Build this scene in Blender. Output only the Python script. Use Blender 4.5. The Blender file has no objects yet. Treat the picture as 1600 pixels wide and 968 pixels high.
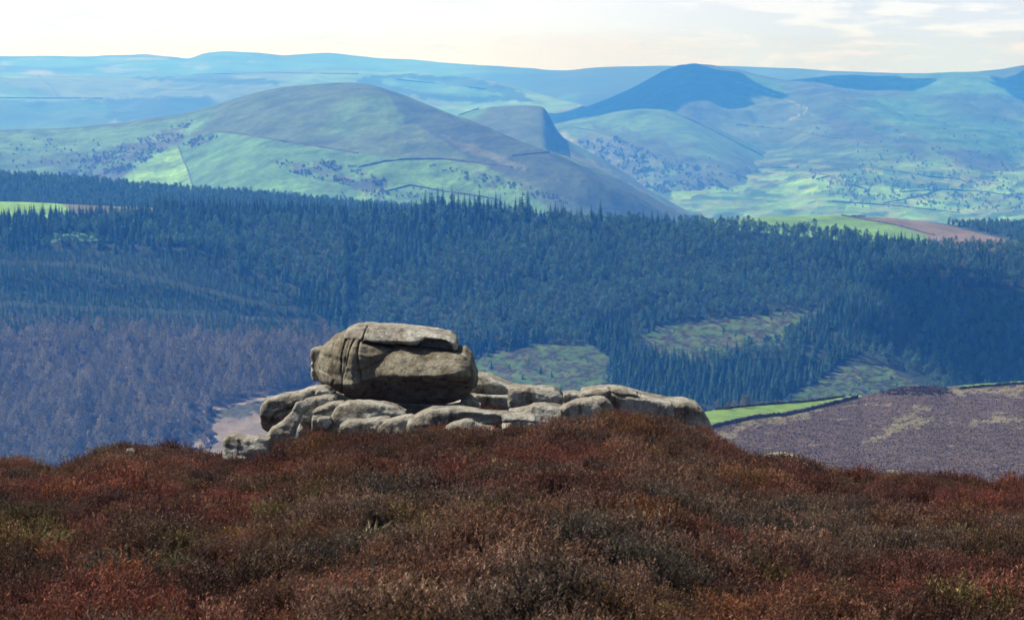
import bpy, math, random
import numpy as np
from mathutils import Vector
from mathutils.bvhtree import BVHTree

SC = bpy.context.scene
COL = SC.collection
random.seed(7)
RNG = np.random.default_rng(11)

# ------------------------------------------------------------------ camera
FPX = 3764.0                      # focal length in pixels of the 1600 px wide photograph
PITCH = math.radians(5.90)        # looking slightly down from the edge
cam_d = bpy.data.cameras.new('camera')
cam = bpy.data.objects.new('camera', cam_d)
COL.objects.link(cam)
cam.location = (0, 0, 0)
cam.rotation_euler = (math.pi / 2 - PITCH, 0, 0)
cam_d.sensor_width = 36.0
cam_d.lens = FPX / 1600 * 36.0
cam_d.clip_start = 0.3
cam_d.clip_end = 90000
cam_d.dof.use_dof = True
cam_d.dof.focus_distance = 56.0
cam_d.dof.aperture_fstop = 9.5
SC.camera = cam

# ------------------------------------------------------------------ light
SUN_AZ = math.radians(-62)        # left of the view axis, a little beyond the rocks
SUN_EL = math.radians(51)
sdir = Vector((math.sin(SUN_AZ) * math.cos(SUN_EL), math.cos(SUN_AZ) * math.cos(SUN_EL), math.sin(SUN_EL)))
sun_d = bpy.data.lights.new('sun', 'SUN')
sun_d.energy = 5.0
sun_d.angle = math.radians(0.5)
sun_d.color = (1.0, 0.95, 0.87)
sun = bpy.data.objects.new('sun', sun_d)
COL.objects.link(sun)
sun.rotation_euler = sdir.to_track_quat('Z', 'Y').to_euler()
sun.location = (0, 0, 300)

W = bpy.data.worlds.new('World')
SC.world = W
W.use_nodes = True
nt = W.node_tree
for n in list(nt.nodes):
    nt.nodes.remove(n)


def N(tree, typ, **kw):
    n = tree.nodes.new(typ)
    for k, v in kw.items():
        setattr(n, k, v)
    return n


wo = N(nt, 'ShaderNodeOutputWorld')
bg = N(nt, 'ShaderNodeBackground')
bg.inputs['Strength'].default_value = 0.05
sky = N(nt, 'ShaderNodeTexSky')
sky.sky_type = 'NISHITA'
sky.sun_disc = False
sky.sun_elevation = SUN_EL
sky.sun_rotation = SUN_AZ % (2 * math.pi)
sky.altitude = 400
sky.dust_density = 0.8
sky.air_density = 0.8
tc = N(nt, 'ShaderNodeTexCoord')
sep = N(nt, 'ShaderNodeSeparateXYZ')
nt.links.new(tc.outputs['Generated'], sep.inputs[0])
# thin white overcast veil thick at the horizon, opening with height, with streaky clouds
mp = N(nt, 'ShaderNodeMapping')
mp.inputs['Scale'].default_value = (9, 9, 52)
nt.links.new(tc.outputs['Generated'], mp.inputs[0])
cn = N(nt, 'ShaderNodeTexNoise')
cn.inputs['Scale'].default_value = 3.4
cn.inputs['Detail'].default_value = 7
cn.inputs['Roughness'].default_value = 0.58
cn.inputs['Distortion'].default_value = 0.3
nt.links.new(mp.outputs[0], cn.inputs['Vector'])
cr = N(nt, 'ShaderNodeMapRange')
cr.inputs['From Min'].default_value = 0.49
cr.inputs['From Max'].default_value = 0.60
nt.links.new(cn.outputs['Fac'], cr.inputs['Value'])
lr = N(nt, 'ShaderNodeMapRange')      # sunward side is brighter
lr.inputs['From Min'].default_value = -0.14
lr.inputs['From Max'].default_value = 0.16
lr.inputs['To Min'].default_value = 1.0
lr.inputs['To Max'].default_value = 0.0
lr.interpolation_type = 'SMOOTHSTEP'
nt.links.new(sep.outputs['X'], lr.inputs['Value'])
veil = N(nt, 'ShaderNodeMix', data_type='RGBA')
veil.inputs['A'].default_value = (10.3, 11.2, 13.2, 1)
veil.inputs['B'].default_value = (16.5, 17.1, 17, 1)
nt.links.new(lr.outputs[0], veil.inputs['Factor'])
puff = N(nt, 'ShaderNodeMix', data_type='RGBA')
puff.inputs['B'].default_value = (13.0, 13.5, 14.8, 1)
nt.links.new(cr.outputs[0], puff.inputs['Factor'])
nt.links.new(veil.outputs['Result'], puff.inputs['A'])
el = N(nt, 'ShaderNodeMapRange')
el.inputs['From Min'].default_value = 0.02
el.inputs['From Max'].default_value = 0.075
el.inputs['To Min'].default_value = 1.0
el.inputs['To Max'].default_value = 0.0
el.interpolation_type = 'SMOOTHSTEP'
nt.links.new(sep.outputs['Z'], el.inputs['Value'])
hi = N(nt, 'ShaderNodeMath', operation='MULTIPLY')
hi.inputs[1].default_value = 0.22
nt.links.new(cr.outputs[0], hi.inputs[0])
mx = N(nt, 'ShaderNodeMath', operation='MAXIMUM')
nt.links.new(el.outputs[0], mx.inputs[0])
nt.links.new(hi.outputs[0], mx.inputs[1])
fin = N(nt, 'ShaderNodeMix', data_type='RGBA')
nt.links.new(mx.outputs[0], fin.inputs['Factor'])
nt.links.new(sky.outputs[0], fin.inputs['A'])
nt.links.new(puff.outputs['Result'], fin.inputs['B'])
nt.links.new(fin.outputs['Result'], bg.inputs['Color'])
nt.links.new(bg.outputs[0], wo.inputs[0])

SC.view_settings.view_transform = 'Standard'
SC.view_settings.look = 'None'
SC.view_settings.exposure = 0.6
SC.view_settings.gamma = 1.0
SC.cycles.max_bounces = 6
SC.cycles.diffuse_bounces = 2
SC.cycles.volume_bounces = 3
SC.cycles.use_denoising = True


# ------------------------------------------------------------------ small tools
def unproj(px, py, D):
    """point on the line of sight of (px, py) at horizontal distance D"""
    a = (np.asarray(px, float) - 800) / FPX
    b = -(np.asarray(py, float) - 484) / FPX
    fy = math.cos(PITCH) + b * math.sin(PITCH)
    fz = -math.sin(PITCH) + b * math.cos(PITCH)
    s = D / fy
    return a * s, D + 0 * a, fz * s


def proj(x, y, z):
    d = y * math.cos(PITCH) - z * math.sin(PITCH)
    return 800 + FPX * x / d, 484 - FPX * (y * math.sin(PITCH) + z * math.cos(PITCH)) / d


def T(py):
    return np.tan(PITCH + np.arctan((np.asarray(py, float) - 484) / FPX))


def pts(s):
    return [tuple(float(v) for v in p.split(',')) for p in s.split()]


def curve(s):
    p = np.array(pts(s))
    return lambda u: np.interp(u, p[:, 0], p[:, 1])


def smoothcurve(s, k=9):
    p = np.array(pts(s))
    xs = np.arange(-600, 2400, 4.0)
    ys = np.interp(xs, p[:, 0], p[:, 1])
    ker = np.hanning(k + 2)[1:-1]
    ker /= ker.sum()
    ys = np.convolve(np.pad(ys, k // 2, mode='edge'), ker, 'valid')
    return lambda u: np.interp(u, xs, ys)


def hsh(ix, iy, iz, s):
    h = (ix.astype(np.int64) * 374761393 + iy.astype(np.int64) * 668265263 + iz.astype(np.int64) * 2147483647 + s * 974634777) & 0xffffffff
    h = ((h ^ (h >> 13)) * 1274126177) & 0xffffffff
    h = (h ^ (h >> 16)) & 0xffffffff
    return h / 4294967295.0 * 2 - 1


def vnoise(x, y, z=None, s=0):
    x = np.asarray(x, float); y = np.asarray(y, float)
    ix, iy = np.floor(x), np.floor(y)
    fx, fy = x - ix, y - iy
    ux, uy = fx * fx * fx * (fx * (fx * 6 - 15) + 10), fy * fy * fy * (fy * (fy * 6 - 15) + 10)
    if z is None:
        iz = np.zeros_like(ix)
        a = hsh(ix, iy, iz, s); b = hsh(ix + 1, iy, iz, s); c = hsh(ix, iy + 1, iz, s); d = hsh(ix + 1, iy + 1, iz, s)
        return (a * (1 - ux) + b * ux) * (1 - uy) + (c * (1 - ux) + d * ux) * uy
    z = np.asarray(z, float)
    iz = np.floor(z); fz = z - iz
    uz = fz * fz * (3 - 2 * fz)
    r = 0
    for k, wz in ((0, 1 - uz), (1, uz)):
        a = hsh(ix, iy, iz + k, s); b = hsh(ix + 1, iy, iz + k, s); c = hsh(ix, iy + 1, iz + k, s); d = hsh(ix + 1, iy + 1, iz + k, s)
        r = r + wz * ((a * (1 - ux) + b * ux) * (1 - uy) + (c * (1 - ux) + d * ux) * uy)
    return r


def fbm(x, y, z=None, o=4, s=0, g=0.5):
    r, a, t = 0, 1.0, 0
    for k in range(o):
        f = 2.03 ** k
        r = r + a * vnoise(x * f + 7.3 * k, y * f + 3.1 * k, None if z is None else z * f, s + k)
        t += a
        a *= g
    return r / t


def inpoly(px, py, poly):
    p = pts(poly) if isinstance(poly, str) else poly
    r = np.zeros(np.shape(px), bool)
    n = len(p)
    for i in range(n):
        x0, y0 = p[i]; x1, y1 = p[(i + 1) % n]
        if y0 == y1:
            continue
        c = ((y0 > py) != (y1 > py)) & (px < (x1 - x0) * (py - y0) / (y1 - y0) + x0)
        r ^= c
    return r


def polydist(px, py, poly, closed=True):
    p = pts(poly) if isinstance(poly, str) else poly
    d = np.full(np.shape(px), 1e9)
    n = len(p)
    for i in range(n if closed else n - 1):
        x0, y0 = p[i]; x1, y1 = p[(i + 1) % n]
        ex, ey = x1 - x0, y1 - y0
        t = np.clip(((px - x0) * ex + (py - y0) * ey) / (ex * ex + ey * ey + 1e-12), 0, 1)
        d = np.minimum(d, np.hypot(px - x0 - t * ex, py - y0 - t * ey))
    return d


def sstep(a, b, x):
    t = np.clip((x - a) / (b - a), 0, 1)
    return t * t * (3 - 2 * t)


def lin(r, g, b):
    """sRGB 0..255 to linear"""
    o = []
    for c in (r, g, b):
        c = c / 255
        o.append(c / 12.92 if c <= 0.04045 else ((c + 0.055) / 1.055) ** 2.4)
    return np.array(o)


def tag(o, label=None, cat=None, group=None, kind=None):
    if label: o['label'] = label
    if cat: o['category'] = cat
    if group: o['group'] = group
    if kind: o['kind'] = kind
    return o


def mesh_obj(name, V, F, mat=None, smooth=True, link=True, parent=None):
    me = bpy.data.meshes.new(name)
    V = np.asarray(V, np.float32)
    F = np.asarray(F, np.int32)
    me.vertices.add(len(V))
    me.vertices.foreach_set('co', V.ravel())
    k = F.shape[1]
    me.loops.add(F.size)
    me.loops.foreach_set('vertex_index', F.ravel())
    me.polygons.add(len(F))
    me.polygons.foreach_set('loop_start', np.arange(len(F), dtype=np.int32) * k)
    me.polygons.foreach_set('loop_total', np.full(len(F), k, np.int32))
    me.polygons.foreach_set('use_smooth', np.full(len(F), smooth))
    me.update(calc_edges=True)
    me.validate()
    if mat: me.materials.append(mat)
    o = bpy.data.objects.new(name, me)
    if link: COL.objects.link(o)
    if parent: o.parent = parent
    return o


def add_col(o, rgb, name='tint'):
    a = o.data.attributes.new(name, 'FLOAT_COLOR', 'POINT')
    c = np.ones((len(rgb), 4), np.float32)
    c[:, :3] = rgb
    a.data.foreach_set('color', c.ravel())


# ------------------------------------------------------------------ materials
def mat(name):
    m = bpy.data.materials.new(name)
    m.use_nodes = True
    t = m.node_tree
    b = t.nodes['Principled BSDF']
    b.inputs['Roughness'].default_value = 0.9
    b.inputs['Specular IOR Level'].default_value = 0.15
    return m, t, b


def noise_node(t, scale, detail=5, rough=0.6, vec=None, coord='Object'):
    n = N(t, 'ShaderNodeTexNoise')
    n.inputs['Scale'].default_value = scale
    n.inputs['Detail'].default_value = detail
    n.inputs['Roughness'].default_value = rough
    if vec is None:
        c = N(t, 'ShaderNodeTexCoord')
        vec = c.outputs[coord]
    t.links.new(vec, n.inputs['Vector'])
    return n


def ramp(t, src, stops):
    r = N(t, 'ShaderNodeValToRGB')
    e = r.color_ramp.elements
    while len(e) < len(stops): e.new(0.5)
    for k, (p, c) in enumerate(stops):
        e[k].position = p
        e[k].color = (*c, 1) if len(c) == 3 else c
    t.links.new(src, r.inputs[0])
    return r.outputs[0]


def mul(t, a, b, fac=1.0, mode='MULTIPLY'):
    m = N(t, 'ShaderNodeMix', data_type='RGBA', blend_type=mode)
    m.inputs['Factor'].default_value = fac
    for s, v in (('A', a), ('B', b)):
        if isinstance(v, tuple): m.inputs[s].default_value = v
        else: t.links.new(v, m.inputs[s])
    return m.outputs['Result']


def terrain_mat(name, s1, s2, bump=0.0, bs=1.0, lo=0.55, hi=1.35):
    """albedo painted per vertex (fields, moor, scrub) broken up by two sizes of noise"""
    m, t, b = mat(name)
    a = N(t, 'ShaderNodeAttribute', attribute_name='tint')
    n1 = noise_node(t, s1, 6, 0.65)
    n2 = noise_node(t, s2, 6, 0.7)
    g1 = ramp(t, n1.outputs['Fac'], [(0.3, (lo,) * 3), (0.7, (hi,) * 3)])
    g2 = ramp(t, n2.outputs['Fac'], [(0.3, (lo + .15,) * 3), (0.7, (hi - .12,) * 3)])
    c = mul(t, mul(t, a.outputs['Color'], g1), g2)
    t.links.new(c, b.inputs['Base Color'])
    if bump:
        bn = noise_node(t, bs, 5, 0.65)
        bp = N(t, 'ShaderNodeBump')
        bp.inputs['Strength'].default_value = 1.0
        bp.inputs['Distance'].default_value = bump
        t.links.new(bn.outputs['Fac'], bp.inputs['Height'])
        t.links.new(bp.outputs[0], b.inputs['Normal'])
    return m


def foliage_mat(name, c0, c1, transl=0.25):
    m, t, b = mat(name)
    oi = N(t, 'ShaderNodeObjectInfo')
    c = ramp(t, oi.outputs['Random'], [(0.0, c0), (1.0, c1)])
    t.links.new(c, b.inputs['Base Color'])
    tr = N(t, 'ShaderNodeBsdfTranslucent')
    t.links.new(c, tr.inputs['Color'])
    mxs = N(t, 'ShaderNodeMixShader')
    mxs.inputs[0].default_value = transl
    t.links.new(b.outputs[0], mxs.inputs[1])
    t.links.new(tr.outputs[0], mxs.inputs[2])
    t.links.new(mxs.outputs[0], t.nodes['Material Output'].inputs['Surface'])
    return m


def plain_mat(name, c, var=0.3, scale=3.0):
    m, t, b = mat(name)
    n = noise_node(t, scale)
    g = ramp(t, n.outputs['Fac'], [(0.3, tuple(v * (1 - var) for v in c)), (0.7, tuple(v * (1 + var) for v in c))])
    t.links.new(g, b.inputs['Base Color'])
    return m


M_BARK = plain_mat('bark', (0.075, 0.065, 0.055), 0.3, 0.8)
M_SPRUCE = foliage_mat('spruce_needles', (0.018, 0.05, 0.028), (0.05, 0.12, 0.06))
M_PINE = foliage_mat('pine_needles', (0.045, 0.105, 0.06), (0.12, 0.23, 0.125))
M_YOUNG = foliage_mat('young_needles', (0.018, 0.055, 0.032), (0.065, 0.15, 0.08))
M_LARCH = foliage_mat('larch_twigs', (0.12, 0.11, 0.08), (0.33, 0.29, 0.20))
M_BARE = foliage_mat('bare_twigs', (0.14, 0.12, 0.10), (0.24, 0.20, 0.15))
M_SCRUB = foliage_mat('hill_scrub', (0.055, 0.06, 0.045), (0.11, 0.095, 0.07), 0.1)
M_WALL = plain_mat('dry_stone', (0.10, 0.095, 0.085), 0.4, 0.5)

# ------------------------------------------------------------------ terrain layers
FLOOR = -540.0
KS = 1.35                         # metres per design unit for the middle-distance hills
LAY = {}


def make_layer(name, crest, bot, d1, d0, k, relief, colour, material, nu=620, nv=110, ur=(-330, 1930), back=None, unit=1.0):
    u = np.linspace(ur[0], ur[1], nu)
    t = np.linspace(0, 1, nv) ** 0.9
    U, TT = np.meshgrid(u, t)
    pc, pb = crest(U), bot(U)
    PY = pb + (pc - pb) * (1 - (1 - TT) ** k)
    D = d0(U) + (d1(U) - d0(U)) * TT
    X, Y, Z = unproj(U, PY, D)
    Z = Z + relief(X, Y, TT, U, PY)
    PX2, PY2 = proj(X, Y, Z)
    rgb = colour(PX2, PY2, X, Y, TT)
    rows = [np.stack([X, Y, Z], -1)]
    cols = [rgb]
    # skirt in front, and a real far side
    X0, Y0 = X[0], Y[0]
    front = np.stack([X0 * 0.985, Y0 * 0.985, np.minimum(Z[0] - 25, FLOOR - 1) * np.ones_like(X0)], -1)[None]
    span = (d1(u) - d0(u)) if back is None else back
    bk, bc = [], []
    zt = Z[-1]
    for a, f in ((0.04, 0.02), (0.10, 0.08), (0.2, 0.22), (0.35, 0.45), (0.6, 0.8), (0.8, 1.02)):
        Yb = Y[-1] + span * a
        bk.append(np.stack([X[-1] * Yb / Y[-1], Yb, zt + (FLOOR - 2 - zt) * f], -1))
        bc.append(rgb[-1])
    G = np.concatenate([front] + rows + [np.array(bk)], 0)
    CC = np.concatenate([rgb[:1]] + cols + [np.array(bc)], 0)
    G = G * unit
    nr, nc = G.shape[:2]
    idx = np.arange(nr * nc).reshape(nr, nc)
    F = np.stack([idx[:-1, :-1], idx[:-1, 1:], idx[1:, 1:], idx[1:, :-1]], -1).reshape(-1, 4)
    o = mesh_obj(name, G.reshape(-1, 3), F, material)
    add_col(o, CC.reshape(-1, 3))
    o['kind'] = 'structure'
    LAY[name] = BVHTree.FromPolygons([tuple(v) for v in G.reshape(-1, 3)], [tuple(f) for f in F.tolist()])
    return o


def hit(layer, px, py):
    x, y, z = unproj(px, py, 1.0)
    d = Vector((float(x), float(y), float(z))).normalized()
    r = LAY[layer].ray_cast(Vector((0, 0, 0)), d)
    return r[0]


def drop(layer, x, y):
    r = LAY[layer].ray_cast(Vector((x, y, 900)), Vector((0, 0, -1)))
    return None if r[0] is None else r[0].z


def spur(x, y, pa, amp, wid, side=1.0):
    """a rib of ground along a world polyline"""
    d = polydist(x, y, pa, closed=False)
    return amp * np.exp(-(d / wid) ** 1.5)


GR = np.array((0.062, 0.138, 0.040))      # pasture
GRB = np.array((0.12, 0.225, 0.042))      # bright pasture
MOOR = np.array((0.066, 0.086, 0.044))    # dead grass and heather
OCH = np.array((0.20, 0.18, 0.10))
SCR = np.array((0.045, 0.045, 0.035))
WOOD = np.array((0.03, 0.045, 0.025))


def blend(a, b, m):
    return a * (1 - m[..., None]) + b * m[..., None]


# ---- far ridge
fr_crest = smoothcurve('-600,92 0,88 80,87 140,88 200,86 228,84 262,88 296,92 320,83 350,80 400,82 440,87 510,83 600,91 650,93 700,98 800,105 850,108 885,110 920,107 980,104 1040,103 1150,104 1250,107 1330,112 1400,114 1600,116 2200,112', 5)


def rel_far(X, Y, t, U, P):
    w = np.sin(np.clip(t, 0, 1) * math.pi) ** 0.6
    return w * 90 * fbm(X / 1500, Y / 1800, o=4, s=3) + 6 * fbm(X / 300, Y / 300, o=3, s=4) * (t > .3)


def col_far(px, py, X, Y, t):
    n = fbm(X / 900, Y / 900, o=4, s=21)
    c = blend(MOOR * 0.9 * np.ones(X.shape + (3,)), GR * 1.2 * np.ones(3), sstep(-.05, .1, n) * 0.7 * (px < 900))
    pale = fbm(px / 60, py / 4, o=3, s=5)
    c = blend(c, OCH * 1.5, sstep(.3, .4, pale) * 0.5 * (px < 420))
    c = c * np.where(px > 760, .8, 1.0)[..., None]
    return c


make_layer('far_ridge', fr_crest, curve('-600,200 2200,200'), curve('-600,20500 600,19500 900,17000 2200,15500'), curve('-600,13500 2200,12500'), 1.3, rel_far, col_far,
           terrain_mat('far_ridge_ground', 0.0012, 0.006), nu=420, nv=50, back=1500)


# ---- plateau in front of it, left, and the vale between
pl_crest = smoothcurve('-600,116 -100,112 0,113 60,117 110,119 300,117 450,113 560,113 650,114 720,119 770,127 810,136 850,148 900,162 960,176 1100,200 2200,260', 5)


def rel_pl(X, Y, t, U, P):
    w = np.sin(np.clip(t, 0, 1) * math.pi) ** 0.5
    return w * (60 * fbm(X / 900, Y / 1300, o=5, s=31) + 34 * (1 - np.abs(fbm(X / 520, Y / 900, o=3, s=77)) * 2.2))


def col_pl(px, py, X, Y, t):
    n1 = vnoise(X / 420 + .4 * fbm(X / 200, Y / 200, o=2), Y / 420, s=9)
    c = blend(np.array((.12, .15, .06)) * np.ones(X.shape + (3,)), GRB * np.ones(3), sstep(.0, .05, n1) * .8)
    c = blend(c, MOOR * 1.0, sstep(.35, .5, fbm(X / 700, Y / 500, o=3, s=14)))
    qx, qy = px + 10 * fbm(px / 20, py / 8, o=3, s=2), py + 5 * fbm(px / 12, py / 6, o=3, s=6)
    for poly in ('165,154 330,152 345,165 330,178 260,186 175,190 162,170',
                 '210,120 300,121 380,123 435,125 437,131 350,131 300,127 210,123',
                 '560,118 640,116 740,122 800,140 840,158 700,160 640,150 560,132'):
        c = blend(c, WOOD * 1.2, (inpoly(qx, qy, poly) * .92))
    c = blend(c, GR * 1.6, inpoly(qx, qy, '590,120 660,124 740,140 800,150 700,150 610,134') * .7)
    c = blend(c, GRB * 1.2, inpoly(px, qy, '600,160 760,158 900,160 900,185 600,185') * sstep(-.2, .1, fbm(px / 30, py / 4, o=3, s=41)) * .8)
    c = blend(c, GR * .6, (inpoly(px, qy, '-400,158 170,158 170,210 -400,210') * .7))
    return c


make_layer('plateau', pl_crest, curve('-600,240 2200,280'), curve('-600,11500 700,11500 1000,9500 2200,9500'), curve('-600,7600 2200,7600'), 1.35, rel_pl, col_pl,
           terrain_mat('plateau_ground', 0.004, 0.02), nu=560, nv=80, back=1200, unit=1.2)

# ---- great ridge: dark summit and the long valley side on the right
gr_crest = smoothcurve('-600,330 500,300 700,240 800,205 860,186 900,174 950,157 1000,136 1040,116 1065,107 1085,104 1110,107 1160,116 1200,126 1228,129 1255,124 1300,118 1340,117 1365,119 1410,118 1470,115 1530,113 1548,110 1565,109 1600,102 1700,96 2200,92', 5)


def W2(px, py, D):
    x, y, z = unproj(px, py, D)
    return (float(x), float(y))


def rel_gr(X, Y, t, U, P):
    w = np.sin(np.clip(t, 0, 1) * math.pi) ** 0.55
    s1 = spur(X, Y, [W2(1150, 118, 8800), W2(1260, 160, 8000), W2(1330, 200, 7400), W2(1420, 240, 6600), W2(1500, 290, 5900)], 75, 330)
    s2 = spur(X, Y, [W2(1560, 118, 8900), W2(1480, 170, 7600), W2(1560, 240, 6400)], 55, 330)
    s3 = spur(X, Y, [W2(1085, 106, 8800), W2(1060, 150, 8100), W2(1000, 185, 7300)], 50, 420)
    hol = -spur(X, Y, [W2(1290, 140, 8300), W2(1440, 195, 7200), W2(1600, 250, 6100)], 55, 320)
    land = 26 * fbm(X / 170, Y / 330, o=5, s=55) + 12 * np.abs(fbm(X / 340, Y / 240, o=3, s=58)) - 6
    return w * (s1 + s2 + s3 + hol + 45 * fbm(X / 900, Y / 900, o=3, s=50)) + w * land


def col_gr(px, py, X, Y, t):
    n = fbm(X / 300, Y / 420, o=4, s=61)
    c = blend(GR * .95 * np.ones(X.shape + (3,)), MOOR * .8, sstep(-.2, .2, n))
    st = fbm(px / 60 - py / 14, py / 5, o=4, s=64)          # tussock and flush streaks along the hillside
    c = blend(c, GRB * 1.0, sstep(.02, .2, st) * sstep(190, 300, py) * .8)
    c = blend(c, GR * .55, sstep(.1, .3, -st) * sstep(150, 220, py) * .8)
    fl = vnoise(px / 37 + py / 30, py / 7 + px / 170, s=65)
    c = blend(c, GRB * 1.35, (fl > .12) * sstep(255, 275, py) * .8)
    fl2 = vnoise(px / 24 + py / 14, py / 5 + px / 120, s=68)
    c = blend(c, np.array((.17, .20, .07)), (fl2 > .35) * sstep(235, 262, py) * .6)
    c = blend(c, MOOR * 1.15, inpoly(px + 12 * fbm(px / 25, py / 20, s=3), py, '1130,150 1220,150 1290,185 1330,215 1240,225 1120,215') * .7)
    qx, qy = px + 12 * fbm(px / 22, py / 9, o=3, s=2), py + 6 * fbm(px / 14, py / 6, o=3, s=6)
    for poly in ('1280,190 1300,175 1360,205 1400,220 1330,222', '1400,222 1430,230 1460,245 1430,246',
                 '1480,230 1560,240 1590,262 1540,270 1490,256', '870,188 960,160 1000,140 1050,120 1100,135 1110,190 1000,200',
                 '1215,133 1300,122 1350,120 1430,150 1300,152 1230,142'):  # last two outlines: shadow of the clouds painted into the ground colour
        c = blend(c, SCR * 1.2, inpoly(qx, qy, poly) * .8)
    c = blend(c, np.array((.3, .28, .22)), (polydist(px, py, '1150,128 1185,138 1215,150 1240,160 1262,172', False) < .55) * .6)
    c = blend(c, np.array((.5, .47, .4)), (polydist(px, py, '1233,187 1246,182 1258,176 1262,170 1256,166', False) < .6) * .4)
    return c


make_layer('ridge_and_valley_side', gr_crest, curve('-600,420 2200,385'), curve('-600,8800 1400,8800 1600,9300 2200,9500'), curve('-600,4700 2200,4300'), 1.25, rel_gr, col_gr,
           terrain_mat('valley_side_ground', 0.006, 0.03, 4.0, 0.02, .42, 1.5), nu=900, nv=170, ur=(300, 1930), back=900, unit=KS)

# ---- rounded brown hill in front of the summit
rh_crest = smoothcurve('-600,420 700,300 800,232 860,195 900,186 935,181 965,174 1000,171 1040,173 1080,184 1110,197 1150,214 1200,240 1260,272 1330,305 1420,335 1600,372 2200,420', 5)


def rel_rh(X, Y, t, U, P):
    w = np.sin(np.clip(t, 0, 1) * math.pi) ** 0.6
    a = spur(X, Y, [W2(1030, 174, 6400), W2(1120, 215, 5900), W2(1210, 262, 5400), W2(1280, 300, 5000)], 38, 190)
    b = -spur(X, Y, [W2(900, 200, 6200), W2(990, 235, 5700), W2(1080, 275, 5200), W2(1180, 310, 4900)], 32, 170)
    return w * (a + b + 12 * fbm(X / 210, Y / 260, o=5, s=80) + 14 * fbm(X / 700, Y / 700, o=2, s=81))


def col_rh(px, py, X, Y, t):
    n = fbm(X / 160, Y / 220, o=4, s=91)
    c = blend(MOOR * 1.1 * np.ones(X.shape + (3,)), GR * 1.2 * np.ones(3), sstep(-.1, .3, n) * .6)
    qx, qy = px + 22 * fbm(px / 30, py / 16, o=4, s=2), py + 12 * fbm(px / 20, py / 10, o=4, s=6)
    c = blend(c, OCH, inpoly(qx, qy, '870,200 940,240 1000,280 1050,310 1100,330 1020,330 900,260') * .55)
    wood = inpoly(qx, qy, '900,222 960,215 1010,238 1090,258 1130,292 1180,318 1060,316 980,280 930,250')
    c = blend(c, SCR * 1.5, wood * sstep(-.25, .1, fbm(px / 9, py / 5, o=3, s=12)) * .85)
    c = blend(c, GRB * 1.15, inpoly(px, py, '1190,262 1222,266 1300,292 1340,300 1350,318 1270,312 1210,296') * .7)
    c = blend(c, GRB * 1.1, inpoly(px, py, '1040,306 1100,318 1110,332 1040,330') * .9)
    c = blend(c, MOOR * .55, (inpoly(qx, qy, '930,192 985,204 1060,240 1100,262 1040,256 960,222') * .7))
    return c


make_layer('rounded_hill', rh_crest, curve('-600,470 2200,470'), curve('-600,6500 2200,6500'), curve('-600,4400 2200,4400'), 1.2, rel_rh, col_rh,
           terrain_mat('rounded_hill_ground', 0.010, 0.05, 3.0, 0.03, .42, 1.5), nu=620, nv=120, ur=(640, 1750), back=500, unit=KS)

# ---- crag topped spur
bt_crest = smoothcurve('-600,470 500,330 640,235 690,192 720,179 745,171 770,167 800,165 835,165 850,167 857,178 863,190 870,203 880,215 900,226 940,247 980,272 1020,300 1060,322 1120,350 2200,480', 3)


def rel_bt(X, Y, t, U, P):
    w = np.sin(np.clip(t, 0, 1) * math.pi) ** 0.6
    return w * (10 * fbm(X / 150, Y / 200, o=5, s=180) + spur(X, Y, [W2(852, 168, 5500), W2(880, 215, 5200), W2(960, 270, 4800)], 9, 60))


def col_bt(px, py, X, Y, t):
    n = fbm(X / 120, Y / 180, o=4, s=91)
    c = blend(MOOR * 1.25 * np.ones(X.shape + (3,)), GR * 1.35 * np.ones(3), sstep(-.1, .25, n) * .75)
    qx, qy = px + 8 * fbm(px / 12, py / 9, o=3, s=2), py + 4 * fbm(px / 14, py / 6, o=3, s=6)
    c = blend(c, SCR * 1.1, inpoly(qx, qy, '843,164 856,168 872,205 890,222 876,222 850,188') * .9)
    c = blend(c, OCH * 1.05, inpoly(qx, qy, '860,232 900,240 960,272 1010,300 1050,330 1000,330 930,285') * .75)
    return c


make_layer('crag_spur', bt_crest, curve('-600,500 2200,500'), curve('-600,5600 2200,5600'), curve('-600,4300 2200,4300'), 1.2, rel_bt, col_bt,
           terrain_mat('crag_spur_ground', 0.015, 0.08, 2.0, 0.04), nu=420, nv=100, ur=(560, 1250), back=350, unit=1.2)

# ---- the big round hill
bh_crest = smoothcurve('-600,222 -200,208 0,203 100,200 180,193 240,184 290,177 330,166 370,153 410,142 450,135 500,131 530,129 552,129 575,131 600,138 630,148 660,160 700,176 740,192 790,213 840,230 880,242 920,256 960,276 1000,298 1040,318 1080,336 2200,520', 5)


def rel_bh(X, Y, t, U, P):
    w = np.sin(np.clip(t, 0, 1) * math.pi) ** 0.8 * (1 - np.clip(t, 0, 1) ** 5)
    a = spur(X, Y, [W2(600, 150, 5000), W2(660, 186, 4800), W2(720, 222, 4600), W2(810, 262, 4300), W2(920, 300, 4050)], 115, 170)
    b = -spur(X, Y, [W2(300, 180, 5100), W2(250, 225, 4700), W2(180, 275, 4200)], 42, 200)
    e = spur(X, Y, [W2(430, 140, 5100), W2(400, 210, 4500), W2(330, 280, 4000)], 24, 220)
    f = spur(X, Y, [W2(560, 250, 4400), W2(600, 300, 4000)], 16, 180)
    return w * (a + b + e + f + 20 * fbm(X / 300, Y / 420, o=5, s=101, g=.55)) + 1.2 * fbm(X / 30, Y / 40, o=2, s=3) * w


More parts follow.
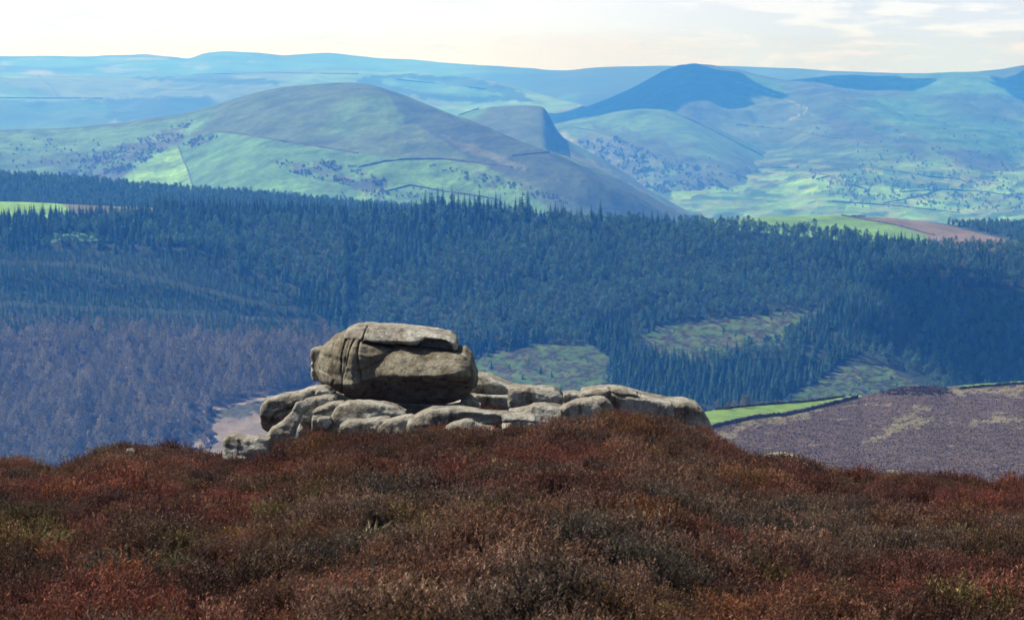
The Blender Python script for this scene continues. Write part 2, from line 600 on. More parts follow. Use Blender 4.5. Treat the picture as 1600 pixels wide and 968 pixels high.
def col_bh(px, py, X, Y, t):
    n = fbm(X / 140, Y / 200, o=4, s=111)
    wx = px + 10 * fbm(px / 30, py / 16, o=3, s=7)
    wy = py + 5 * fbm(px / 24, py / 10, o=3, s=8)
    c = np.ones(X.shape + (3,)) * MOOR * np.array((1.0, 1.12, .9))
    c = blend(c, GR * 1.3, sstep(.05, .3, n) * .35)
    up = inpoly(wx, wy, '-500,210 100,204 200,196 330,178 300,215 240,250 120,240 -500,236')
    c = blend(c, GR * 1.35 + .02, up * .6)
    mid = inpoly(wx, py, '282,226 330,207 380,210 440,222 540,236 640,250 720,262 800,290 850,320 850,420 170,420 220,290 250,245')
    c = blend(c, (GR * 1.3) * (1 + .3 * n[..., None]), mid * .8)
    low = inpoly(wx, py, '560,262 610,252 680,249 750,256 800,282 830,330 560,420')
    c = blend(c, GRB * .95, low * .55)
    c = blend(c, GRB * 1.3, inpoly(px, py, '278,232 288,250 300,288 300,420 100,420 205,257 240,242') * .95)
    c = blend(c, GR * 1.2, inpoly(wx, wy, '-500,236 60,240 160,250 250,250 220,275 120,285 -500,290') * .35)
    bq = fbm(px / 16, py / 6, o=4, s=115)
    for poly, th in (('80,268 150,240 250,205 300,190 290,215 250,240 200,262 120,282', -.22), ('100,282 210,255 240,245 180,285', -.3),
                     ('430,252 520,250 560,262 600,280 600,320 540,290 440,268', .02), ('20,248 120,238 150,250 40,262', .08),
                     ('660,255 700,262 740,268 800,285 840,318 760,290', .1), ('286,226 322,208 342,216 300,232', -.1)):
        c = blend(c, SCR * 1.5, inpoly(wx, wy, poly) * sstep(th, th + .12, bq) * .85)
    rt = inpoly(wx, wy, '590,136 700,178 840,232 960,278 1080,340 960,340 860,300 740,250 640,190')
    c = blend(c, np.array((.035, .045, .035)), rt * .7)  # shade of the right flank, put into the ground colour
    c = blend(c, OCH * 1.1, inpoly(wx, wy, '690,210 740,226 790,250 830,268 780,258 720,232') * .25)
    return c


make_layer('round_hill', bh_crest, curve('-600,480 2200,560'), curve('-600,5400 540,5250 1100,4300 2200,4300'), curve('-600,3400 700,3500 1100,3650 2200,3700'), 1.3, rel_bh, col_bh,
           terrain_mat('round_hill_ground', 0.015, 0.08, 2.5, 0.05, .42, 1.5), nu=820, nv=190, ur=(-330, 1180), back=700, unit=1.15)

# ---- wooded ridge just behind the near forest (left), and the spur with fields (right)
bw_crest = smoothcurve('-600,262 0,279 100,284 200,293 300,302 400,308 520,320 640,330 800,345 1000,352 1100,345 1200,338 1300,336 1400,341 1500,352 1600,352 2200,346', 5)


def rel_bw(X, Y, t, U, P):
    w = np.sin(np.clip(t, 0, 1) * math.pi) ** 0.6
    return w * 5 * fbm(X / 180, Y / 180, o=4, s=201)


def col_bw(px, py, X, Y, t):
    c = np.ones(X.shape + (3,)) * WOOD * 1.3
    c = blend(c, GRB * 1.0, inpoly(px, py, '1100,333 1300,334 1320,337 1400,352 1460,368 1440,400 1090,400').astype(float))
    c = blend(c, np.array((.15, .115, .08)), inpoly(px, py, '1318,336 1400,339 1430,343 1480,352 1570,374 1570,400 1440,400 1450,368 1400,352').astype(float))
    return c


make_layer('back_spur', bw_crest, curve('-600,420 2200,460'), curve('-600,3150 2200,3200'), curve('-600,2650 2200,2700'), 1.15, rel_bw, col_bw,
           terrain_mat('back_spur_ground', 0.02, 0.15), nu=500, nv=60, back=300)

# ---- the forest hillside
fo_crest = smoothcurve('-600,300 -100,316 0,316 60,318 130,322 250,326 400,330 600,336 700,336 900,346 1100,356 1200,364 1300,374 1420,383 1500,388 1600,395 2200,400', 5)
FO_BOT = curve('-600,745 2200,735')


def rel_fo(X, Y, t, U, P):
    w = np.sin(np.clip(t, 0, 1) * math.pi) ** 0.6
    gul = -spur(X, Y, [W2(380, 385, 2270), W2(520, 480, 2130), W2(700, 560, 2010)], 13, 40)
    st1 = 9 * sstep(-9, 9, Y - np.interp(U, [-300, 0, 130, 300, 430, 520], [2240, 2240, 2235, 2190, 2150, 2120])) * (U < 540)
    st2 = 9 * sstep(-9, 9, Y - np.interp(U, [-300, 0, 250, 500], [2150, 2150, 2130, 2100])) * (U < 540)
    return w * (gul + 9 * fbm(X / 150, Y / 150, o=4, s=211)) + st1 * w + st2 * w


CLEAR = ['735,556 800,545 870,536 930,542 955,560 952,590 960,640 740,640 720,590',
         '1005,520 1080,504 1180,492 1285,484 1262,500 1230,522 1200,545 1120,565 1050,565 1005,545',
         '1200,640 1250,612 1300,580 1350,566 1390,574 1440,600 1450,640',
         '1490,455 1540,450 1620,452 1700,470 1620,476 1520,474',
         '255,720 290,668 340,640 420,618 560,590 640,600 640,720']
ROAD = '-300,612 130,640 270,655 330,640 400,625 520,600 700,585'
FIELD = '305,678 340,656 440,640 460,720 300,730'


def col_fo(px, py, X, Y, t):
    n = fbm(X / 30, Y / 40, o=4, s=221)
    c = np.ones(X.shape + (3,)) * np.array((.022, .035, .02))
    c = blend(c, np.array((.07, .05, .04)), (inpoly(px, py, '-400,480 620,500 620,620 300,760 -400,760')) * .8)
    wx, wy = px + 14 * fbm(px / 16, py / 12, o=3, s=2), py + 8 * fbm(px / 14, py / 6, o=3, s=6)
    m2 = fbm(px / 7 - py / 3, py / 4 + px / 30, o=4, s=222)
    for k, poly in enumerate(CLEAR):
        inn = inpoly(wx, wy, poly).astype(float)
        base = [(.028, .024, .02), (.024, .02, .017), (.02, .022, .014), (.03, .04, .02), (.05, .042, .034)][k]
        c = blend(c, np.array(base), inn)
        c = blend(c, np.array((.06, .13, .03)), inn * sstep(-.08, .2, m2) * (.9 if k != 4 else .3))
        c = blend(c, np.array((.10, .10, .055)), inn * sstep(.2, .42, fbm(px / 8 - py / 2.5, py / 2.2 + px / 40, o=3, s=223)) * (.8 if k != 3 else .2))
    c = blend(c, np.array((.20, .16, .12)), inpoly(wx, wy, FIELD) * 1.0)
    c = blend(c, np.array((.30, .24, .19)), (polydist(px, py, ROAD, False) < 2.2) * (px > 255) * .8)
    # green pasture and brown bracken at the far left top
    c = blend(c, GRB * 1.4, inpoly(px, py, '-500,290 10,310 80,316 110,322 120,332 60,345 -500,350') * 1.0)
    c = blend(c, np.array((.13, .12, .06)), inpoly(wx, py, '85,312 260,318 260,330 120,334') * .9)
    c = blend(c, GR * 1.7, (inpoly(px, py, '-500,366 175,364 175,376 -500,380')) * .9)
    return c


make_layer('forest_hillside', fo_crest, FO_BOT, curve('-600,2370 2200,2330'), curve('-600,1800 2200,1760'), 1.12, rel_fo, col_fo,
           terrain_mat('forest_floor', 0.06, 0.4, 0.8, 0.2, .6, 1.3), nu=620, nv=210, back=160)

# ---- heather moor on the right, between us and the forest
mo_crest = smoothcurve('-600,930 0,860 500,760 800,705 1000,668 1080,648 1110,641 1180,633 1260,626 1330,618 1350,617 1375,612 1400,606 1430,602 1455,602 1478,606 1500,602 1540,599 1600,595 2200,580', 3)


def rel_mo(X, Y, t, U, P):
    w = np.sin(np.clip(t, 0, 1) * math.pi) ** 0.6
    return w * (1.6 * fbm(X / 45, Y / 60, o=4, s=301) + 2.2 * fbm(X / 150, Y / 200, o=2, s=302)) + .35 * fbm(X / 5, Y / 7, o=3, s=303)


def moor_zone(px, py, X, Y):
    """0 heather, 1 pale grass, 2 bright pasture, 3 rough green edge"""
    wx, wy = px + 26 * fbm(px / 26, py / 9, o=4, s=2), py + 9 * fbm(px / 20, py / 7, o=4, s=6)
    z = np.zeros(np.shape(px))
    g = fbm(px / 40, py / 5, o=4, s=311)
    z = np.where((g > .58), 1, z)
    for poly in ('1385,655 1432,648 1478,655 1450,664 1410,672 1380,685 1350,695 1342,692 1372,676 1390,666', '1425,632 1442,632 1440,648 1430,648',
                 '1170,650 1230,646 1280,636 1262,650 1210,662 1160,664', '1128,672 1160,668 1150,682 1125,680', '1360,634 1400,628 1390,636',
                 '1515,655 1600,648 1600,656 1520,662', '1480,606 1540,603 1620,598 1700,598 1700,612 1500,618'):
        z = np.where(inpoly(wx, wy, poly) & (fbm(px / 9, py / 3, o=3, s=312) > -.22), 1, z)
    z = np.where((py < np.interp(px, [1000, 1100, 1150, 1200, 1260, 1345], [690, 668, 658, 648, 636, 620])) & (px < 1346), 2, z)
    z = np.where((py < np.interp(px, [1470, 1500, 1600, 1700], [602, 607, 600, 596])) & (px > 1478), 2, z)
    return z


def col_mo(px, py, X, Y, t):
    z = moor_zone(px, py, X, Y)
    c = np.ones(X.shape + (3,)) * np.array((.088, .064, .054))
    c = blend(c, np.array((.23, .21, .11)), (z == 1).astype(float) * .55)
    c = blend(c, np.array((.13, .22, .05)), (z == 2).astype(float))
    return c


make_layer('right_moor', mo_crest, curve('-600,1040 2200,840'), curve('-600,900 1100,900 1350,980 2200,1050'), curve('-600,430 2200,430'), 1.15, rel_mo, col_mo,
           terrain_mat('right_moor_ground', 0.15, 1.2, 0.3, 1.5, .6, 1.3), nu=720, nv=190, ur=(0, 1930), back=200)

# ---- valley sheet reaching past the horizon
Vs, Fs = [], []
gy = np.concatenate([np.linspace(-600, 6000, 24), np.linspace(7000, 60000, 20)])
gx = np.linspace(-22000, 22000, 40)
GX, GY = np.meshgrid(gx, gy)
GZ = np.full_like(GX, FLOOR) + 1.5 * fbm(GX / 900, GY / 900, o=3, s=5)
idx = np.arange(GX.size).reshape(GX.shape)
vf = mesh_obj('valley_floor', np.stack([GX, GY, GZ], -1).reshape(-1, 3),
              np.stack([idx[:-1, :-1], idx[:-1, 1:], idx[1:, 1:], idx[1:, :-1]], -1).reshape(-1, 4), plain_mat('valley_pasture', (.10, .15, .06), .4, 0.004))
vf['kind'] = 'structure'

# ------------------------------------------------------------------ the near moor we stand on
H0 = 1.8
HTH = 0.30      # heather stands this far above the peat
top_py = smoothcurve('-600,735 0,725 60,722 110,718 150,702 185,692 215,697 240,704 270,698 300,706 340,712 400,696 480,660 560,640 700,634 800,636 860,637 920,640 1000,650 1050,656 1085,664 1112,678 1140,694 1170,706 1230,718 1300,732 1380,744 1440,744 1500,750 1600,757 2200,790', 9)
top_Y = smoothcurve('-600,44 0,44 300,46 420,52 700,55 800,53 880,48 1000,47.5 1120,46 1250,44 1600,43 2200,42', 9)


def near_top(x, y, smooth=False):
    yy = np.maximum(y, 1.0)
    u = 800 + FPX * x / (yy * 1.003)
    u = 800 + (u - 800) * sstep(0, 12, yy)
    yc = top_Y(u)
    s = T(top_py(u)) - H0 / yc
    z = -(H0 + s * y)
    e = np.maximum(y - yc, 0)
    z = z - 0.02 * np.minimum(e, 12) ** 2 - 0.48 * np.maximum(e - 12, 0)
    far = sstep(60, 120, y)
    amp = sstep(3, 14, y)
    n = .15 * fbm(x / 1.7, y / 2.6, o=3, s=401) + .09 * fbm(x / .65, y / .85, o=2, s=402)
    return z + n * (1 + 12 * far) * amp


def bushes(hx, hy):
    dome = np.zeros(hx.shape); bid = np.zeros(hx.shape)
    for cell, wgt in ((.80, 1.0), (1.5, .85)):
        cx_, cy_ = np.floor(hx / cell), np.floor(hy / cell)
        zz0 = np.zeros_like(cx_)
        best = np.full(hx.shape, 9.0); bb = np.zeros(hx.shape)
        for i in (-1, 0, 1):
            for j in (-1, 0, 1):
                qx_ = (cx_ + i + .5 + .42 * hsh(cx_ + i, cy_ + j, zz0, 71)) * cell
                qy_ = (cy_ + j + .5 + .42 * hsh(cx_ + i, cy_ + j, zz0, 72)) * cell
                rr_ = .58 + .24 * hsh(cx_ + i, cy_ + j, zz0, 73)
                dd_ = np.hypot(hx - qx_, hy - qy_) / (cell * rr_)
                bb = np.where(dd_ < best, hsh(cx_ + i, cy_ + j, zz0, 74), bb)
                best = np.minimum(best, dd_)
        dm = np.sqrt(np.clip(1 - best ** 2, 0, 1)) * wgt * (.55 if cell < 1 else .9)
        bid = np.where(dm > dome, bb, bid)
        dome = np.maximum(dome, dm)
    return dome, bid


LIFT = .40


def near_ground(x, y):
    return near_top(x, y) - HTH + (LIFT * bushes(x, y)[0] - .24) * sstep(3, 8, y) * sstep(120, 60, y)


yy_ = np.concatenate([np.linspace(-12, 8, 24)[:-1], np.linspace(8, 62, 300)[:-1], np.geomspace(62, 620, 50)])
aa_ = np.linspace(-1, 1, 420)
AA, YY = np.meshgrid(aa_, yy_)
XX = AA * (np.maximum(YY, 0) * .32 + 12 + sstep(60, 300, YY) * 60)
ZZ = near_ground(XX, YY)
idx = np.arange(XX.size).reshape(XX.shape)
m, t, b = mat('peat')
nn = noise_node(t, 1.2, 8, .7)
c = ramp(t, nn.outputs['Fac'], [(.3, (.018, .010, .008)), (.55, (.04, .022, .016)), (.75, (.06, .035, .024))])
t.links.new(c, b.inputs['Base Color'])
bp = N(t, 'ShaderNodeBump'); bp.inputs['Distance'].default_value = .05
n9 = noise_node(t, 14, 6, .7)
t.links.new(n9.outputs['Fac'], bp.inputs['Height']); t.links.new(bp.outputs[0], b.inputs['Normal'])
ng = mesh_obj('moor_ground', np.stack([XX, YY, ZZ], -1).reshape(-1, 3),
              np.stack([idx[:-1, :-1], idx[:-1, 1:], idx[1:, 1:], idx[1:, :-1]], -1).reshape(-1, 4), m)
ng['kind'] = 'structure'


# ------------------------------------------------------------------ rocks
def surface_nets(f, org, h):
    nx, ny, nz = f.shape
    s = f < 0
    cnt = np.zeros((nx - 1, ny - 1, nz - 1), np.float32)
    acc = np.zeros((nx - 1, ny - 1, nz - 1, 3), np.float32)
    cs = [(0, 0, 0), (1, 0, 0), (0, 1, 0), (1, 1, 0), (0, 0, 1), (1, 0, 1), (0, 1, 1), (1, 1, 1)]
    sl = lambda o: (slice(o[0], nx - 1 + o[0]), slice(o[1], ny - 1 + o[1]), slice(o[2], nz - 1 + o[2]))
    for a in range(8):
        for ax in range(3):
            if cs[a][ax] == 1: continue
            b_ = list(cs[a]); b_[ax] = 1; b_ = tuple(b_)
            fa, fb = f[sl(cs[a])], f[sl(b_)]
            cr_ = (fa < 0) != (fb < 0)
            tt = np.where(cr_, fa / np.where(cr_, fa - fb, 1), 0)
            cnt += cr_
            for k in range(3):
                acc[..., k] += np.where(cr_, cs[a][k] + (tt if k == ax else 0), 0)
    act = cnt > 0
    vid = -np.ones(cnt.shape, np.int64)
    vid[act] = np.arange(act.sum())
    ii = np.argwhere(act)
    V = (ii + acc[act] / cnt[act][:, None]) * h + org
    Q = []
    for ax in range(3):
        a1, a2 = [(1, 2), (2, 0), (0, 1)][ax]
        lo = [slice(None)] * 3; hi_ = [slice(None)] * 3
        lo[ax] = slice(0, -1); hi_[ax] = slice(1, None)
        sa, sb = s[tuple(lo)], s[tuple(hi_)]
        e = np.argwhere(sa != sb)
        e = e[(e[:, a1] > 0) & (e[:, a2] > 0) & (e[:, a1] < f.shape[a1] - 1) & (e[:, a2] < f.shape[a2] - 1)]
        o1 = np.zeros(3, int); o1[a1] = 1
        o2 = np.zeros(3, int); o2[a2] = 1
        g = lambda q: vid[q[:, 0], q[:, 1], q[:, 2]]
        q = np.stack([g(e - o1 - o2), g(e - o2), g(e), g(e - o1)], -1)
        fl = ~sa[tuple(e.T)]
        q[fl] = q[fl][:, ::-1]
        Q.append(q)
    return V, np.concatenate(Q)


def smin(a, b, k):
    h = np.maximum(k - np.abs(a - b), 0) / k
    return np.minimum(a, b) - h * h * k / 4


def smax(a, b, k):
    return -smin(-a, -b, k)


def poly_sdf(X, Z, poly):
    d = polydist(X, Z, poly)
    return np.where(inpoly(X, Z, poly), -d, d)


def zp7(s):      # outlines read off enlarged crops of the photograph
    return [(330 + x * .28125, 490 + y * .28125) for x, y in pts(s)]


def zp8(s):
    return [(700 + x * .28125, 560 + y * .28125) for x, y in pts(s)]


# gritstone
m, t, b = mat('gritstone')
tcn = N(t, 'ShaderNodeTexCoord')
n1 = noise_node(t, 1.1, 6, .62)
n2 = noise_node(t, 7, 8, .72)
n3 = noise_node(t, 24, 5, .75)
basec = ramp(t, n1.outputs['Fac'], [(.30, (.17, .145, .11)), (.48, (.30, .275, .225)), (.62, (.46, .45, .39)), (.75, (.31, .25, .18))])
f2 = ramp(t, n2.outputs['Fac'], [(.30, (.42, .40, .37)), (.44, (.88, .87, .85)), (.60, (1.1, 1.1, 1.08)), (.72, (1.4, 1.4, 1.35))])
mps = N(t, 'ShaderNodeMapping'); mps.inputs['Scale'].default_value = (5.5, 5.5, .7)
t.links.new(tcn.outputs['Object'], mps.inputs[0])
nst = noise_node(t, 1.0, 6, .65, vec=mps.outputs[0])
fst = ramp(t, nst.outputs['Fac'], [(.36, (.50, .47, .43)), (.50, (1, 1, 1)), (.7, (1.12, 1.12, 1.1))])
f3 = ramp(t, n3.outputs['Fac'], [(.32, (.5,) * 3), (.5, (1.0,) * 3), (.70, (1.3,) * 3)])
cc = mul(t, mul(t, mul(t, basec, f2), f3), fst)
vor = N(t, 'ShaderNodeTexVoronoi'); vor.inputs['Scale'].default_value = 5.5
vn = noise_node(t, 9, 4, .6)
vv = mul(t, tcn.outputs['Object'], vn.outputs['Color'], .18, 'ADD')
t.links.new(vv, vor.inputs['Vector'])
lich = ramp(t, vor.outputs['Distance'], [(.16, (1, 1, 1)), (.24, (0, 0, 0))])
n5 = noise_node(t, 1.7, 3, .5)
lm = ramp(t, n5.outputs['Fac'], [(.50, (0, 0, 0)), (.60, (.8, .8, .8))])
lf = mul(t, lich, lm)
mixl = N(t, 'ShaderNodeMix', data_type='RGBA')
t.links.new(lf, mixl.inputs['Factor']); t.links.new(cc, mixl.inputs['A']); mixl.inputs['B'].default_value = (.50, .51, .45, 1)
n6 = noise_node(t, 2.3, 6, .7)
mossm = ramp(t, n6.outputs['Fac'], [(.62, (0, 0, 0)), (.72, (.75, .75, .75))])
mixm = N(t, 'ShaderNodeMix', data_type='RGBA')
t.links.new(mossm, mixm.inputs['Factor']); t.links.new(mixl.outputs['Result'], mixm.inputs['A']); mixm.inputs['B'].default_value = (.15, .145, .06, 1)
t.links.new(mixm.outputs['Result'], b.inputs['Base Color'])
bp1 = N(t, 'ShaderNodeBump'); bp1.inputs['Distance'].default_value = .05; bp1.inputs['Strength'].default_value = .9
bp2 = N(t, 'ShaderNodeBump'); bp2.inputs['Distance'].default_value = .012; bp2.inputs['Strength'].default_value = .9
nb = noise_node(t, 16, 8, .7)
pit = N(t, 'ShaderNodeTexVoronoi'); pit.inputs['Scale'].default_value = 26
t.links.new(tcn.outputs['Object'], pit.inputs['Vector'])
t.links.new(nb.outputs['Fac'], bp1.inputs['Height'])
t.links.new(n3.outputs['Fac'], bp2.inputs['Height'])
t.links.new(bp1.outputs[0], bp2.inputs['Normal'])
t.links.new(bp2.outputs[0], b.inputs['Normal'])
M_ROCK = m
M_ROCK_DARK = m.copy()                     # darker, browner copy for the boulder's body
M_ROCK_DARK.name = 'gritstone_brown'
t2 = M_ROCK_DARK.node_tree
b2_ = t2.nodes['Principled BSDF']
src_ = b2_.inputs['Base Color'].links[0].from_socket
t2.links.new(mul(t2, src_, (.66, .615, .53, 1)), b2_.inputs['Base Color'])


def build_rock(name, label, D, poly, half, lean=0.6, round_=0.3, under=0.0, res=None, amp=.045, seed=1, grooves=(), sink=0.35, extra=None, yoff=0.0, side=0.0, facet=1, ypad=.1):
    """a solid of rock whose front outline is `poly` (photo pixels) at distance D, `half` metres half-thick.
    lean: how far its front slopes back with height; under: how far it tucks in towards the foot"""
    msc = D / FPX
    P = np.array(poly)
    cx, cy = P[:, 0].mean(), P[:, 1].max()
    L = [((x - cx) * msc, -(y - cy) * msc) for x, y in poly]
    Z = np.array(L)
    L = [(x, z - (sink if z < (Z[:, 1].min() + .28 * np.ptp(Z[:, 1])) else 0)) for x, z in L]
    Z = np.array(L)
    x0, x1, z0, z1 = Z[:, 0].min(), Z[:, 0].max(), Z[:, 1].min(), Z[:, 1].max()
    w = x1 - x0
    res = res or max(.018, min(.03, w / 70))
    pad = .12
    xs = np.arange(x0 - pad, x1 + pad + res, res); zs = np.arange(z0 - pad, z1 + pad + res, res); ys = np.arange(-half - pad - ypad, half + pad + .1, res)
    X2, Z2 = np.meshgrid(xs, zs, indexing='ij')
    d2 = poly_sdf(X2, Z2, L)
    dents = .07 * fbm(X2 / .5, Z2 / .35, o=3, s=seed)
    yf = -half + lean * np.maximum(Z2 - z0 - .45 * sink, 0) * .8 + dents * (1 - .5 * facet) + facet * (.3 * min(half, .6) * np.abs(vnoise(X2 / .9 + .3 * Z2, Z2 / .5, s=seed + 2)) + .035 * np.abs(vnoise(X2 / .21, Z2 / .15 + X2, s=seed + 6))) + side * (X2 - x0)
    if under:
        yf = yf + under * np.maximum(.45 * (z1 - z0) - (Z2 - z0), 0)
    if extra is not None:
        yf = yf + extra((X2 / msc) + cx, cy - Z2 / msc)
    yf = np.minimum(yf, half * .55)
    X3, Y3, Z3 = np.meshgrid(xs, ys, zs, indexing='ij')
    f = smax(d2[:, None, :] * np.ones_like(Y3), (yf[:, None, :] - Y3) * .85, round_)
    f = smax(f, Y3 - half + .25 * lean * np.maximum(Z3 - z0, 0), round_)
    wx = X3 + .1 * vnoise(X3 * 1.5, Z3 * 1.5, Y3 * 1.5, s=seed + 3)
    f = f + amp * fbm(X3 * 2.2 + seed, Y3 * 2.2, Z3 * 3.4, o=5, s=seed + 9)
    strat = vnoise(wx * .7, Y3 * .7, Z3 * 9 + X3 * 1.4, s=seed + 20)
    f = f + .02 * np.maximum(strat, 0) + .012 * np.abs(fbm(X3 * 7, Y3 * 7, Z3 * 9, o=3, s=seed + 40))
    for line, wd, dp in grooves:
        ll = [((x - cx) * msc, -(y - cy) * msc) for x, y in line]
        gd = polydist(X2 + .02 * fbm(X2 * 6, Z2 * 6, o=2, s=5), Z2, ll, closed=False)
        gg = dp * np.exp(-(gd / wd) ** 2)
        f = f + gg[:, None, :] * (Y3 < half * .3)
    V, Q = surface_nets(f, np.array([xs[0], ys[0], zs[0]]), res)
    o = mesh_obj(name, V, Q, M_ROCK)
    wx_, wy_, wz_ = unproj(cx, cy, D)
    o.location = (float(wx_), float(wy_) + yoff, float(wz_))
    tag(o, label, 'rock')
    return o


# the perched boulder --------------------------------------------------
BD = 52.0


def body_extra(px, py):
    Xz, Yz = (px - 330) / .28125, (py - 490) / .28125
    e = .0045 * np.maximum(800 - Xz, 0)                                     # west face turns away to the left
    e = e + .0036 * np.maximum(Yz - np.interp(Xz, [560, 800, 950, 1200, 1500], [390, 350, 300, 292, 300]), 0)   # tucked-in foot
    e = e - .40 * sstep(880, 1080, Xz) * sstep(420, 280, Yz) * (1 - .35 * sstep(1330, 1480, Xz))    # proud belly
    e = e + .0045 * np.maximum(np.interp(Xz, [950, 1100, 1250, 1480], [262, 292, 285, 270]) - Yz, 0) * sstep(900, 1050, Xz)            # shoulder leans back above it
    e = e + .0014 * np.maximum(260 - Yz, 0) * (1 - sstep(900, 1050, Xz))
    e = e + .10 * np.exp(-(polydist(Xz, Yz, '1010,170 960,220 880,268 830,290', False) / 30) ** 2)
    return e


def boulder():
    root = bpy.data.objects.new('perched_boulder', None)
    COL.objects.link(root)
    tag(root, 'huge rounded gritstone boulder perched on the low slabs with a deep crack below its cap', 'boulder')
    body = zp7('565,290 590,235 625,170 680,125 740,98 800,88 870,100 1000,132 1060,146 1160,168 1300,184 1420,190 1452,225 1472,290 1484,340 1477,385 1445,430 1400,470 1300,500 1100,506 1000,500 850,485 740,455 650,425 600,395 580,360 563,320')
    g = [(zp7('800,80 765,110 748,160 740,230 735,300'), .020, .06), (zp7('850,85 812,105 790,150 772,215 765,260'), .016, .055),
         (zp7('820,84 785,112 768,160 758,240 752,290'), .012, .035), (zp7('705,112 690,150 676,210 668,260'), .02, .02), (zp7('600,300 640,310 690,330'), .02, .025),
         (zp7('862,96 838,130 830,190 838,260 850,330'), .024, .07), (zp7('748,300 742,360 735,440'), .02, .04),
         (zp7('690,345 676,385 690,420 735,445'), .02, .04), (zp7('845,200 900,216 960,205 1005,175'), .03, .02),
         (zp7('860,132 930,142 1005,156'), .03, .10), (zp7('880,268 960,220 1010,175 1040,150'), .02, .035),
         (zp7('1180,300 1300,330 1420,345'), .03, .05), (zp7('900,330 1000,350 1120,340'), .02, .03)]
    b1 = build_rock('body', None, BD, body, 1.15, lean=0.0, round_=.42, res=.021, amp=.05, seed=5, grooves=g, sink=0.0, extra=body_extra, facet=.25, ypad=.62)
    b1.data.materials[0] = M_ROCK_DARK
    cap = zp7('735,104 760,84 800,72 870,66 960,67 1050,71 1130,79 1200,88 1270,100 1330,118 1363,143 1378,174 1372,188 1350,184 1338,150 1318,134 1270,127 1200,124 1168,138 1150,158 1090,152 1060,147 1010,155 930,141 860,129 790,130 745,124')

    def cap_extra(px, py):
        Yz = (py - 490) / .28125
        Xz = (px - 330) / .28125
        return .006 * np.maximum(130 - Yz, 0) + .002 * np.maximum(900 - Xz, 0) + .16 * sstep(900, 1050, Xz)
    b2 = build_rock('cap_slab', None, BD, cap, .95, lean=0.0, round_=.15, res=.019, amp=.04, seed=15, sink=0.0, facet=.4, extra=cap_extra, grooves=[(zp7('868,70 858,100 850,130'), .02, .06)])
    core = zp7('800,90 1200,92 1330,130 1372,160 1350,185 1340,240 900,240')
    b3 = build_rock('cap_root', None, BD, core, .5, lean=0.0, round_=.2, res=.03, amp=.03, seed=25, sink=0.0, yoff=.30)
    for o in (b1, b2, b3):
        for k in ('label', 'category'):
            if k in o: del o[k]
    ox, oy, oz = unproj(620, 627, BD)
    root.location = (float(ox), float(oy), float(oz))
    off = Vector(root.location)
    for o in (b1, b2, b3):
        o.parent = root
        o.location = o.location - off


boulder()
